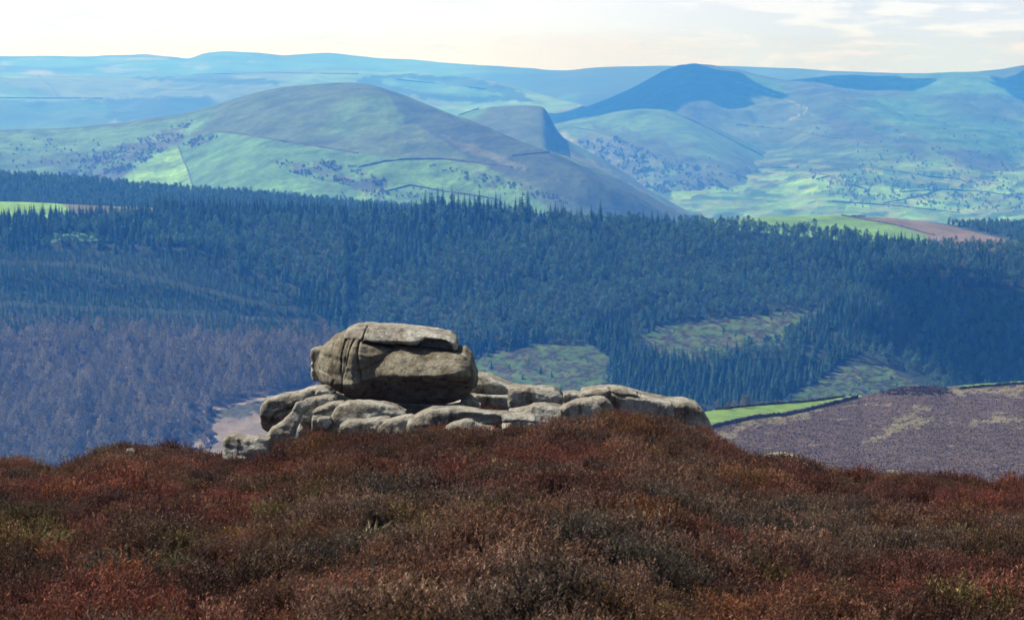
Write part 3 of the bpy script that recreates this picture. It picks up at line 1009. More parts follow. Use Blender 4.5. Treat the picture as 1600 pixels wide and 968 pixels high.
# the rest of the outcrop: name, label, outline, distance, half thickness, lean, under
RK = [
    ('rock', 'small dark knob of rock sticking out behind the left end of the perched boulder', zp7('553,265 552,225 560,195 580,182 605,180 640,190 640,290 575,292'), 53.3, .3, .2, 0, .14, {}),
    ('rock', 'long grey rock with a blunt nose, furthest left under the perched boulder', zp7('276,560 277,515 290,487 330,462 400,441 450,436 520,415 590,394 640,396 700,440 640,470 560,480 470,510 430,545 385,598 300,592'), 51.0, .45, .35, .9, .2,
     dict(grooves=[(zp7('345,598 350,560 380,535 440,515 470,500'), .025, .09), (zp7('575,430 600,450 640,455'), .02, .05)])),
    ('rock', 'small pale block wedged between the long grey rock and the boulder', zp7('576,440 580,422 606,416 650,424 668,440 640,462 596,458'), 50.4, .25, .3, 0, .12, {}),
    ('rock', 'sloping tongue of pale rock running down left into the heather', zp7('250,690 262,675 330,632 390,598 425,562 450,530 470,495 500,478 535,486 556,508 548,530 520,556 500,590 478,630 440,668 380,700 300,725 255,720'), 48.5, .4, .5, .2, .16,
     dict(side=.12)),
    ('rock', 'low flat rock end at the far left of the outcrop', zp7('60,722 66,695 95,675 140,667 190,680 260,676 330,690 330,735 200,745 70,742'), 47.8, .4, .8, 0, .14, {}),
    ('rock', 'smooth grey rock lying behind the sloping tongue', zp7('495,490 520,470 570,458 640,448 685,452 707,470 700,490 640,505 560,520 510,520'), 49.6, .35, .5, 0, .16, {}),
    ('rock', 'narrow pale slab left of the broad pale slab under the boulder', zp7('554,560 558,538 585,518 630,503 700,486 740,484 745,520 700,540 664,575 600,572 562,575'), 49.2, .35, .5, .5, .13,
     dict(grooves=[(zp7('560,560 600,545 650,535 690,520'), .02, .05)])),
    ('rock', 'broad pale slab with a bright rounded top right below the boulder', zp7('662,605 662,575 680,530 715,497 760,480 870,484 960,490 1020,508 1060,528 1095,545 1080,562 1000,568 930,574 850,586 780,592 730,612 690,625'), 48.6, .5, .55, .3, .16, {}),
    ('rock', 'small stone filling the gap under the narrow pale slab', zp7('588,600 594,576 625,569 662,574 672,600 650,615 600,612'), 48.2, .2, .4, 0, .1, {}),
    ('rock', 'dark low rock under the broad pale slab', zp7('695,655 712,622 745,602 800,590 870,586 940,576 990,582 1000,600 960,640 930,668 850,672 720,668'), 47.4, .4, .45, .3, .14, {}),
    ('rock', 'short bulging rock between the dark low rock and the long slab', zp7('915,672 925,642 950,605 1000,580 1060,564 1110,560 1140,575 1120,610 1080,650 1020,680 930,690'), 46.6, .4, .6, 0, .16, {}),
    ('rock', 'long smooth pale slab reaching right across the heather below the boulder', zp7('1070,640 1085,605 1120,572 1170,540 1225,521 1330,519 1450,532 1600,548') + zp8('120,281 300,300 420,312 492,322 488,340 380,346 300,348 200,352 120,372 40,372') + zp7('1400,650 1300,680 1180,680 1090,665'), 46.0, .6, .75, 0, .2,
     dict(extra=lambda px, py: .22 * np.exp(-(polydist(px, py, zp7('1330,600 1420,570 1600,580'), False) / 8) ** 2))),
    ('rock', 'pointed pale rock in front, half sunk in the heather', zp7('1200,710 1235,675 1290,640 1350,603 1410,585 1450,588 1490,604 1530,618 1600,640') + zp8('150,350 262,382 240,400 120,440 0,450'), 43.0, .45, .9, 0, .15,
     dict(extra=lambda px, py: -.15 * np.exp(-(polydist(px, py, zp7('1410,590 1440,640 1400,700'), False) / 9) ** 2))),
    ('rock', 'dark wedge of rock behind the right end of the perched boulder', zp8('100,110 130,85 170,84 250,102 320,128 375,150 360,175 300,192 230,190 150,175 110,160'), 54.2, .6, .1, .7, .14, {}),
    ('rock', 'shaded slab under the dark wedge behind the boulder', zp8('120,200 150,182 250,185 340,190 345,215 330,245 250,252 160,245'), 53.8, .5, .1, .5, .12, {}),
    ('rock', 'small yellow lichened stone at the foot of the boulder', zp8('60,240 78,222 108,194 130,203 172,236 150,250 80,250'), 52.0, .2, .7, 0, .07, {}),
    ('rock', 'separate rounded grey boulder between the perched boulder and the right outcrop', zp8('330,205 332,180 345,160 372,149 440,146 520,150 590,160 625,178 642,205 644,238 620,258 560,256 500,264 440,270 380,276 345,250'), 50.5, .55, .4, .5, .2, {}),
    ('rock', 'dark bedrock slab in the black shade under the perched boulder', zp7('480,560 520,490 590,440 700,448 760,465 900,480 1100,490 1300,495 1430,490 1500,500 1520,560 1300,600 900,600 600,600 480,590'), 53.0, .8, .1, 0, .2, dict(facet=.5)),
    ('rock', 'tiny stone under the left edge of the rounded grey boulder', zp8('325,240 335,225 352,228 356,262 335,266'), 50.0, .12, .4, 0, .06, {}),
    ('rock', 'low pale slab in front of the rounded grey boulder', zp8('300,300 340,288 420,270 480,253 540,250 600,258 650,275 640,300 560,312 480,318 360,318'), 48.2, .5, .8, 0, .15, {}),
    ('rock', 'rounded pale rock in front of the long right outcrop', zp8('615,275 650,250 700,230 760,219 800,221 830,240 858,285 850,310 760,320 660,310'), 48.0, .45, .6, 0, .18, {}),
    ('rock', 'small block between the rounded pale rock and the right outcrop', zp8('790,222 820,212 870,214 900,245 930,290 945,325 900,335 860,320 845,280 825,250'), 48.8, .35, .3, 0, .12, {}),
    ('rock', 'long high outcrop on the right with a pale top edge and a jagged notch', zp8('726,215 730,190 745,172 800,166 850,162 900,154 970,153 1020,168 1060,180 1120,200 1180,214 1235,228 1250,255 1252,335 1180,345 1000,345 940,335 920,300 890,262 860,215 800,210 750,222'), 49.8, .7, .35, 0, .17,
     dict(grooves=[(zp8('890,190 900,215 925,250 945,320'), .07, .09), (zp8('900,170 950,190 1000,188 1080,200'), .02, .06), (zp8('1060,185 1130,206 1185,212'), .02, .08)])),
    ('rock', 'dark rounded end of the right outcrop sloping down to the heather', zp8('1150,250 1200,222 1290,224 1340,230 1380,250 1412,283 1440,320 1466,365 1478,400 1480,440 1400,440 1300,400 1170,345'), 49.9, .7, .35, .1, .2, {}),
    ('rock', 'flat slab just showing behind, left of the right outcrop', zp8('632,205 640,188 700,185 760,190 760,235 640,240'), 52.5, .4, .4, 0, .1, {}),
    ('rock', 'pale flat stone on the skyline of the heather at right', [(1192, 714), (1205, 709), (1230, 708), (1248, 712), (1240, 722), (1215, 728), (1195, 722)], 45.5, .35, .7, 0, .07, {}),
    ('rock', 'small white stone in the heather hummock at left', [(195, 705), (199, 700), (207, 700), (212, 704), (208, 710), (198, 710)], 43.0, .12, .5, 0, .04, {}),
]
for k, (nm, lb, po, D, hf, ln, un, rd, kw) in enumerate(RK):
    kw.setdefault('facet', .55)
    build_rock(nm, lb, D, po, hf, lean=ln * .85, under=un + .15, round_=rd * .6, seed=31 + k * 7, sink=(.3 if hf > .25 else .05), **kw)


# ------------------------------------------------------------------ plants
def leaf_mesh(name, V, F, mats, mi=None, link=False, smooth=False):
    o = mesh_obj(name, V, F, None, smooth=smooth, link=link)
    for mm in mats: o.data.materials.append(mm)
    if mi is not None: o.data.polygons.foreach_set('material_index', np.asarray(mi, np.int32))
    return o


class TB:
    """triangle collector"""
    def __init__(s): s.v = []; s.f = []; s.m = []

    def tri(s, a, b, c, m=0):
        k = len(s.v); s.v += [a, b, c]; s.f.append((k, k + 1, k + 2)); s.m.append(m)

    def tube(s, a, b, r0, r1, n=4, m=0):
        a, b = np.array(a, float), np.array(b, float)
        d = (b - a) / (np.linalg.norm(b - a) + 1e-9)
        q = np.cross(d, (0.3, 1, 0.1)); q /= np.linalg.norm(q); w = np.cross(d, q)
        k = len(s.v)
        for i in range(n):
            t_ = 2 * math.pi * i / n
            e = q * math.cos(t_) + w * math.sin(t_)
            s.v += [tuple(a + e * r0), tuple(b + e * r1)]
        for i in range(n):
            j = (i + 1) % n
            s.f += [(k + 2 * i, k + 2 * j, k + 2 * j + 1), (k + 2 * i, k + 2 * j + 1, k + 2 * i + 1)]
            s.m += [m, m]


def spruce(seed, h=1.0, r=.235, nw=12, nb=8, start=.12, ragged=.25):
    rr = random.Random(seed)
    tr, cr_ = TB(), TB()
    tr.tube((0, 0, -.03), (0, 0, h * .55), .014, .008, 5)
    tr.tube((0, 0, h * .55), (0, 0, h * .98), .008, .002, 4)
    for w in range(nw):
        q = w / (nw - 1)
        z = h * (start + (0.97 - start) * q)
        rad = r * (1 - q) ** .85 * rr.uniform(1 - ragged, 1 + ragged) + .012
        for b in range(nb if q < .7 else 5):
            a = 2 * math.pi * (b + rr.random()) / nb
            R_ = rad * rr.uniform(.7, 1.15)
            tip = (math.cos(a) * R_, math.sin(a) * R_, z - R_ * rr.uniform(.25, .6))
            wd = .5 * R_ + .012
            l = (math.cos(a + 1.57) * wd * .6 + tip[0] * .45, math.sin(a + 1.57) * wd * .6 + tip[1] * .45, z - R_ * .25)
            rgt = (math.cos(a - 1.57) * wd * .6 + tip[0] * .45, math.sin(a - 1.57) * wd * .6 + tip[1] * .45, z - R_ * .3)
            topp = (0, 0, z + .06 * h * (1 - q * .5))
            cr_.tri(topp, l, tip); cr_.tri(topp, tip, rgt)
    cr_.tri((.006, 0, h * .93), (-.006, 0, h * .93), (0, 0, h * 1.02)); cr_.tri((0, .006, h * .93), (0, -.006, h * .93), (0, 0, h * 1.02))
    return tr, cr_


def crown_cloud(seed, z0, z1, rx, n, size, shape=1.0, limbs=5):
    rr = random.Random(seed)
    tr, cr_ = TB(), TB()
    tr.tube((0, 0, -.03), (rr.uniform(-.01, .01), 0, z0 + .6 * (z1 - z0)), .016, .008, 5)
    lob = [(rr.uniform(-.5, .5) * rx, rr.uniform(-.5, .5) * rx, rr.uniform(.15, .9), rr.uniform(.45, .75)) for _ in range(7)]
    for i in range(limbs):
        a = rr.uniform(0, 6.28); q = rr.uniform(.0, .5)
        z = z0 + q * (z1 - z0) * .8
        tr.tube((0, 0, z), (math.cos(a) * rx * .8, math.sin(a) * rx * .8, z + .25 * (z1 - z0)), .006, .002, 3)
    for i in range(n):
        lx, ly, lz, lr = lob[rr.randrange(7)]
        while True:
            p = [rr.uniform(-1, 1) for _ in range(3)]
            if sum(v * v for v in p) < 1: break
        zc = lz + p[2] * .28
        env = max(.15, math.sin(math.pi * min(max(zc, .02), .98)) ** .7 if shape > .5 else (1 - zc * .8))
        x, y, z = (lx + p[0] * lr * rx) * env, (ly + p[1] * lr * rx) * env, z0 + (z1 - z0) * min(max(zc, 0), 1)
        s = size * rr.uniform(.6, 1.3)
        v = [(x + rr.uniform(-s, s), y + rr.uniform(-s, s), z + rr.uniform(-s, s) * .7) for _ in range(3)]
        cr_.tri(*v)
        v = [(x + rr.uniform(-s, s), y + rr.uniform(-s, s), z + rr.uniform(-s, s) * .7) for _ in range(3)]
        cr_.tri(*v)
    return tr, cr_


def larch(seed):
    rr = random.Random(seed)
    tr, cr_ = TB(), TB()
    tr.tube((0, 0, -.03), (0, 0, .6), .014, .007, 5)
    tr.tube((0, 0, .6), (0, 0, 1.0), .007, .001, 4)
    for i in range(230):
        q = rr.random() ** .8
        z = .22 + .76 * q
        rad = (.31 * (1 - q) ** .6 + .015) * rr.uniform(.3, 1.1)
        a = rr.uniform(0, 6.28)
        x, y = math.cos(a) * rad, math.sin(a) * rad
        s = .036
        cr_.tri((x * .55, y * .55, z - .02), (x + rr.uniform(-s, s), y + rr.uniform(-s, s), z + rr.uniform(.0, .06)), (x * 1.05 + rr.uniform(-s, s), y * 1.05 + rr.uniform(-s, s), z + rr.uniform(-.03, .05)))
    return tr, cr_


def make_kind(fn, mats, nvar=5):
    """variants: joined mesh for the wood, separate trunk and crown for single trees"""
    out = []
    for k in range(nvar):
        tr, cr_ = fn(100 + k * 17)
        V = tr.v + cr_.v
        F = tr.f + [tuple(i + len(tr.v) for i in f) for f in cr_.f]
        joined = leaf_mesh('tree_form', V, F, mats, [0] * len(tr.f) + [1] * len(cr_.f))
        a = leaf_mesh('trunk', tr.v, tr.f, [mats[0]])
        b_ = leaf_mesh('crown', cr_.v, cr_.f, [mats[1]])
        out.append((joined, a.data, b_.data))
    return out


K_SPR = make_kind(lambda s: spruce(s), [M_BARK, M_SPRUCE])
K_PIN = make_kind(lambda s: crown_cloud(s, .35, 1.0, .26, 150, .062), [M_BARK, M_PINE])
K_YNG = make_kind(lambda s: spruce(s, r=.20, nw=8, nb=7, start=.04), [M_BARK, M_YOUNG])
K_LAR = make_kind(larch, [M_BARK, M_LARCH])
K_BRD = make_kind(lambda s: crown_cloud(s, .12, 1.0, .48, 300, .07, limbs=9), [M_BARK, M_BARE])
K_SCR = make_kind(lambda s: crown_cloud(s, .0, 1.0, .65, 60, .18, limbs=3), [M_BARK, M_SCRUB], 3)


def scatter(name, forms, P, yaw, scale, kindtag='stuff', tints=None, tilt=None, zs=None):
    """one object holding a mass of plants: its points carry instances"""
    P = np.asarray(P, np.float32)
    me = bpy.data.meshes.new(name)
    me.vertices.add(len(P))
    me.vertices.foreach_set('co', P.ravel())
    rot = np.zeros((len(P), 3), np.float32); rot[:, 2] = yaw
    if tilt is not None: rot[:, 0] = tilt[0]; rot[:, 1] = tilt[1]
    me.attributes.new('rot', 'FLOAT_VECTOR', 'POINT').data.foreach_set('vector', rot.ravel())
    sv = np.repeat(np.asarray(scale, np.float32)[:, None], 3, 1)
    if zs is not None: sv[:, 2] *= zs
    me.attributes.new('size', 'FLOAT_VECTOR', 'POINT').data.foreach_set('vector', np.ascontiguousarray(sv).ravel())
    me.attributes.new('form', 'INT', 'POINT').data.foreach_set('value', RNG.integers(0, len(forms), len(P)).astype(np.int32))
    if tints is not None:
        a = me.attributes.new('tint', 'FLOAT_COLOR', 'POINT')
        c_ = np.ones((len(P), 4), np.float32); c_[:, :3] = tints
        a.data.foreach_set('color', c_.ravel())
    me.update()
    o = bpy.data.objects.new(name, me)
    COL.objects.link(o)
    fc = bpy.data.collections.new(name + '_forms')
    for f in forms: fc.objects.link(f)
    g = bpy.data.node_groups.new(name + '_nodes', 'GeometryNodeTree')
    g.interface.new_socket('Geometry', in_out='INPUT', socket_type='NodeSocketGeometry')
    g.interface.new_socket('Geometry', in_out='OUTPUT', socket_type='NodeSocketGeometry')
    gi, go = N(g, 'NodeGroupInput'), N(g, 'NodeGroupOutput')
    ci = N(g, 'GeometryNodeCollectionInfo')
    ci.inputs['Collection'].default_value = fc
    ci.inputs['Separate Children'].default_value = True
    ci.inputs['Reset Children'].default_value = True
    ip = N(g, 'GeometryNodeInstanceOnPoints')
    ip.inputs['Pick Instance'].default_value = True
    def na(nm_, ty):
        q = N(g, 'GeometryNodeInputNamedAttribute'); q.data_type = ty; q.inputs['Name'].default_value = nm_
        return q.outputs['Attribute']
    g.links.new(gi.outputs[0], ip.inputs['Points'])
    g.links.new(ci.outputs[0], ip.inputs['Instance'])
    g.links.new(na('form', 'INT'), ip.inputs['Instance Index'])
    er = N(g, 'FunctionNodeEulerToRotation')
    g.links.new(na('rot', 'FLOAT_VECTOR'), er.inputs[0])
    g.links.new(er.outputs[0], ip.inputs['Rotation'])
    g.links.new(na('size', 'FLOAT_VECTOR'), ip.inputs['Scale'])
    g.links.new(ip.outputs[0], go.inputs[0])
    md = o.modifiers.new('plants', 'NODES')
    md.node_group = g
    o['kind'] = kindtag
    return o


def single_tree(name, form, loc, s, yaw, label, cat, group=None):
    r = bpy.data.objects.new(name, None)
    COL.objects.link(r)
    r.location = loc; r.rotation_euler = (0, 0, yaw); r.scale = (s, s, s)
    tag(r, label, cat, group)
    for nm, me in (('trunk', form[1]), ('crown', form[2])):
        o = bpy.data.objects.new(nm, me)
        COL.objects.link(o)
        o.parent = r
    return r


# ---- the woods on the far hillside
def candidates(layer, y0, y1, step, ur=(-250, 1850)):
    ys = np.arange(y0, y1, step * .93)
    out = []
    for yv in ys:
        xa, xb = (ur[0] - 800) / FPX * yv, (ur[1] - 800) / FPX * yv
        xs = np.arange(xa, xb, step) + RNG.uniform(-.42, .42, len(np.arange(xa, xb, step))) * step
        for xv in xs:
            y_ = yv + RNG.uniform(-.42, .42) * step
            z = drop(layer, float(xv), float(y_))
            if z is not None: out.append((xv, y_, z))
    return np.array(out)


C = candidates('forest_hillside', 1800, 2372, 6.4)
C2 = candidates('forest_hillside', 1990, 2300, 4.1, (-250, 560))
nC = len(C)
C = np.concatenate([C, C2])
PX, PY = proj(C[:, 0], C[:, 1], C[:, 2])
keep = np.ones(len(C), bool)
edge = 9 * fbm(PX / 40, PY / 20, o=3, s=7)
for poly in CLEAR:
    keep &= ~(inpoly(PX + 2 * edge, PY + edge * .8, poly) & (RNG.random(len(C)) > .035))
keep &= ~inpoly(PX, PY, '-500,290 20,304 100,316 240,322 250,333 160,339 60,341 -500,345')
keep &= ~inpoly(PX, PY, '255,720 300,660 480,640 480,760 255,760')
keep &= ~((polydist(PX, PY, ROAD, False) < 3) & (PX > 240))
larchz = inpoly(PX + edge, PY + edge * .5, '-600,528 0,528 200,524 420,532 560,530 620,545 600,600 400,640 330,650 270,700 240,780 -600,780')
second = np.arange(len(C)) >= nC
youngz = inpoly(PX + edge * .5, PY, '-600,396 0,394 130,392 260,396 350,400 380,430 430,465 500,490 540,522 500,530 0,528 -600,528') & ~larchz
keep &= ~(~youngz & second) & ~(youngz & ~second)
sprz = inpoly(PX + 2 * edge, PY, '890,500 980,495 1000,545 1060,560 1120,585 1230,560 1300,470 1380,480 1330,560 1250,610 1220,660 960,660 950,560')
keep &= ~(youngz & ((np.abs(PY - np.interp(PX, [-300, 0, 130, 300, 430], [410, 410, 414, 448, 480])) < 3.5) | (np.abs(PY - np.interp(PX, [-300, 0, 500], [474, 474, 500])) < 3.5)))
keep &= ~((PX < 185) & (PY > 372) & (PY < 394) & (RNG.random(len(C)) < .35))
thin = (polydist(PX, PY, CLEAR[2]) < 60) & (PX > 1250)
keep &= ~(thin & (RNG.random(len(C)) < .4))
C, PX, PY, larchz, youngz, sprz = (a[keep] for a in (C, PX, PY, larchz, youngz, sprz))
mixn = fbm(C[:, 0] / 45, C[:, 1] / 60, o=3, s=77) + RNG.uniform(-.25, .25, len(C))
kind = np.where(larchz, 'larch', np.where(youngz, 'young', np.where(sprz | (mixn > .30) | (PY < 350) | ((PX < 380) & (PY < 392) & (mixn > -.1)), 'spruce', 'pine')))
stray = (RNG.random(len(C)) < .012) & (kind == 'pine') & ((PX > 1480) | (PX < 700)) & (PY > 380)
kind = np.where(stray, 'larch', kind)
th_ = RNG.random(len(C)) > np.select([kind == 'larch', kind == 'young', kind == 'pine'], [.22, .0, .12], .0)
C, PX, PY, kind = C[th_], PX[th_], PY[th_], kind[th_]
hN = 1 + .25 * fbm(C[:, 0] / 60, C[:, 1] / 60, o=2, s=31)
base = {'larch': 15.5, 'young': 8.5, 'spruce': 14.5, 'pine': 13.5}
size = np.array([base[k] for k in kind]) * hN * RNG.uniform(.68, 1.18, len(C))
young_full = (kind == 'young')
inclr = np.zeros(len(C), bool)
for poly in CLEAR:
    inclr |= inpoly(PX, PY, poly)
size = np.where(inclr, size * .55, size)
emerg = (kind == 'spruce') & (PY < 360) & (PX > 640) & (PX < 1020) & (RNG.random(len(C)) < .3)
size = np.where(emerg, size * 1.4, size)
size = np.where((PX > 650) & (PX < 830) & (PY < 358) & (PY > 335) & (kind != 'larch'), size * 1.45, size)
size = np.where((PX < 370) & (PY < 374) & (PY > 345), size * 1.25, size)
yaw = RNG.uniform(0, 6.28, len(C))

LBL = {
    'spruce': ('spruce_tree', 'spruce_wood', K_SPR, 'dark pointed spruce standing in the wood at the foot of the far hillside', 'spruce trees of the far hillside'),
    'pine': ('pine_tree', 'pine_wood', K_PIN, 'blue green round crowned pine among others on the far wooded hillside', 'pine trees of the far hillside'),
    'larch': ('larch_tree', 'larch_wood', K_LAR, 'leafless pinkish brown larch in the pale wood at the left foot of the hillside', 'leafless larches at the valley foot'),
    'young': ('young_spruce', 'young_plantation', K_YNG, 'young conifer in the even dark rows of the plantation above the larches', 'young conifers in the plantation'),
}
for kd, (nm, wood, forms, lb, grp) in LBL.items():
    ids = np.where(kind == kd)[0]
    inv = ids[(PX[ids] > -10) & (PX[ids] < 1610) & (PY[ids] < top_py(PX[ids]) + 8)]
    score = size[inv] / C[inv, 1]
    best = inv[np.argsort(-score)[:300]] if kd != 'larch' else inv[np.argsort(-(score * (PX[inv] < 620)))[:300]]
    bs = set(best.tolist())
    for i in best:
        single_tree(nm, forms[int(i) % 5], tuple(C[i]), float(size[i]), float(yaw[i]), lb, 'tree', grp)
    rest = np.array([i for i in ids if i not in bs])
    scatter(wood, [f[0] for f in forms], C[rest] - np.array([0, 0, .2]), yaw[rest], size[rest])

# ---- wooded spur behind: dark belt on the left, belt behind the brown field on the right
C = candidates('back_spur', 2860, 3200, 6.0)
PX, PY = proj(C[:, 0], C[:, 1], C[:, 2])
keep = ~inpoly(PX, PY, '1095,325 1330,330 1440,341 1590,376 1600,440 1080,440')
keep &= (PX < 700) | (PX > 1060)
keep &= ~((PX > 1400) & (PX < 1480) & (PY < 348))
C = C[keep]
scatter('distant_spruce_wood', [f[0] for f in K_SPR[:2] + K_PIN], C, RNG.uniform(0, 6.28, len(C)), RNG.uniform(9, 14, len(C)) * np.where(PX[keep] > 1000, .8, 1.0))

# ---- scrub and single trees on the hills and valley floor
def hill_points(layer, specs):
    out = []
    for poly, n, sc in specs:
        p = np.array(pts(poly)); lo, hi_ = p.min(0), p.max(0)
        k = 0; tries = 0
        while k < n and tries < n * 12:
            tries += 1
            x, y = RNG.uniform(lo[0], hi_[0]), RNG.uniform(lo[1], hi_[1])
            if not inpoly(np.array([x]), np.array([y]), poly)[0]: continue
            if fbm(np.array([x / 14]), np.array([y / 6]), o=3, s=88)[0] < -.05: continue
            h = hit(layer, x, y)
            if h is None: continue
            out.append((h.x, h.y, h.z - .3, sc * 1.3 * RNG.uniform(.4, 1.2))); k += 1
    return out


SP = hill_points('round_hill', [('80,268 150,240 250,205 300,190 290,215 250,240 200,262 120,282', 420, 4.2), ('100,282 210,255 240,245 180,285', 160, 4.2), ('430,252 520,250 560,262 600,280 610,310 540,290 440,268', 260, 4.2),
                                ('-100,225 160,215 150,262 -100,262', 120, 4), ('286,226 322,208 342,216 300,232', 60, 4.5), ('520,300 640,290 700,310 560,330', 70, 4),
                                ('660,255 740,268 860,300 900,320 760,300', 120, 4)])
SP += hill_points('rounded_hill', [('900,222 960,215 1010,238 1090,258 1130,292 1180,318 1060,316 980,280 930,250', 700, 7), ('1100,240 1250,290 1330,320 1200,320 1100,300', 160, 6), ('1000,300 1180,315 1180,330 1020,325', 120, 6)])
SP += hill_points('ridge_and_valley_side', [('1340,235 1600,235 1640,330 1420,325 1300,300', 430, 5.5), ('1240,262 1600,290 1650,335 1340,325', 300, 6.5), ('1240,200 1600,180 1640,240 1340,240', 110, 6)])
SP = np.array(SP)
scatter('hill_scrub', [f[0] for f in K_SCR], SP[:, :3], RNG.uniform(0, 6.28, len(SP)), SP[:, 3])

VT = [(290, 700, 'forest_hillside', 15, 'bare rounded tree standing in the valley at the left edge of the pinkish field'),
      (1165, 637, 'right_moor', 4.6, 'small bare yellowish tree at the top wall of the green field'),
      (1138, 640, 'right_moor', 3.4, 'pinkish bush left of the small yellowish tree by the green field')]
for px, py, ly, h, lb in VT:
    p = hit(ly, px, py)
    if p is None: continue
    single_tree('bare_tree', K_BRD[px % 5], tuple(p), h, px, lb, 'tree')
for k, (px, py) in enumerate([(1296, 300), (1318, 309), (1394, 302), (1376, 285), (1340, 305)]):
    p = hit('ridge_and_valley_side', px, py) or hit('rounded_hill', px, py)
    if p: single_tree('hill_tree', K_SPR[k], tuple(p), 13, k, 'tiny dark tree beside the walled fields on the far valley side', 'tree', 'dark trees by the far walled fields')
VB = []
for k in range(260):
    px, py = RNG.uniform(1085, 1345), RNG.uniform(640, 668)
    p = hit('forest_hillside', px, py)
    if p and p.y < 2400: VB.append((p.x, p.y, p.z, RNG.uniform(5, 10)))
for k in range(160):
    px, py = RNG.uniform(150, 330), RNG.uniform(640, 700)
    p = hit('forest_hillside', px, py)
    if p and p.y < 2400: VB.append((p.x, p.y, p.z, RNG.uniform(4, 9)))
VB = np.array(VB)
scatter('valley_bushes', [f[0] for f in K_BRD], VB[:, :3], RNG.uniform(0, 6.28, len(VB)), VB[:, 3])


# ---- field walls
def wall(layer, line, w, h, label, name='dry_stone_wall', cat='wall', jag=.25, mat_=M_WALL, step=3.0):
    p = np.array(pts(line))
    seg = np.concatenate([[0], np.cumsum(np.hypot(*np.diff(p, axis=0).T))])
    n = max(3, int(seg[-1] / step))
    q = np.linspace(0, seg[-1], n)
    pxs, pys = np.interp(q, seg, p[:, 0]), np.interp(q, seg, p[:, 1])
    P = [hit(layer, a, b_) for a, b_ in zip(pxs, pys)]
    P = [v for v in P if v is not None]
    if len(P) < 3: return
    V, F = [], []
    for k, v in enumerate(P):
        d = (P[min(k + 1, len(P) - 1)] - P[max(k - 1, 0)]); d.z = 0
        if d.length < 1e-6: d = Vector((1, 0, 0))
        d.normalize(); s = Vector((-d.y, d.x, 0))
        hh = h * random.uniform(1 - jag, 1 + jag)
        V += [v + s * w / 2 - Vector((0, 0, 1)), v + s * w / 3 + Vector((0, 0, hh)), v - s * w / 3 + Vector((0, 0, hh)), v - s * w / 2 - Vector((0, 0, 1))]
        if k:
            a = 4 * (k - 1); b_ = 4 * k
            F += [(a + j, a + (j + 1) % 4, b_ + (j + 1) % 4, b_ + j) for j in range(4)]
    F += [(0, 1, 2, 3), (4 * len(P) - 1, 4 * len(P) - 2, 4 * len(P) - 3, 4 * len(P) - 4)]
    o = mesh_obj(name, [tuple(v) for v in V], F, mat_, smooth=False)
    return tag(o, label, cat)


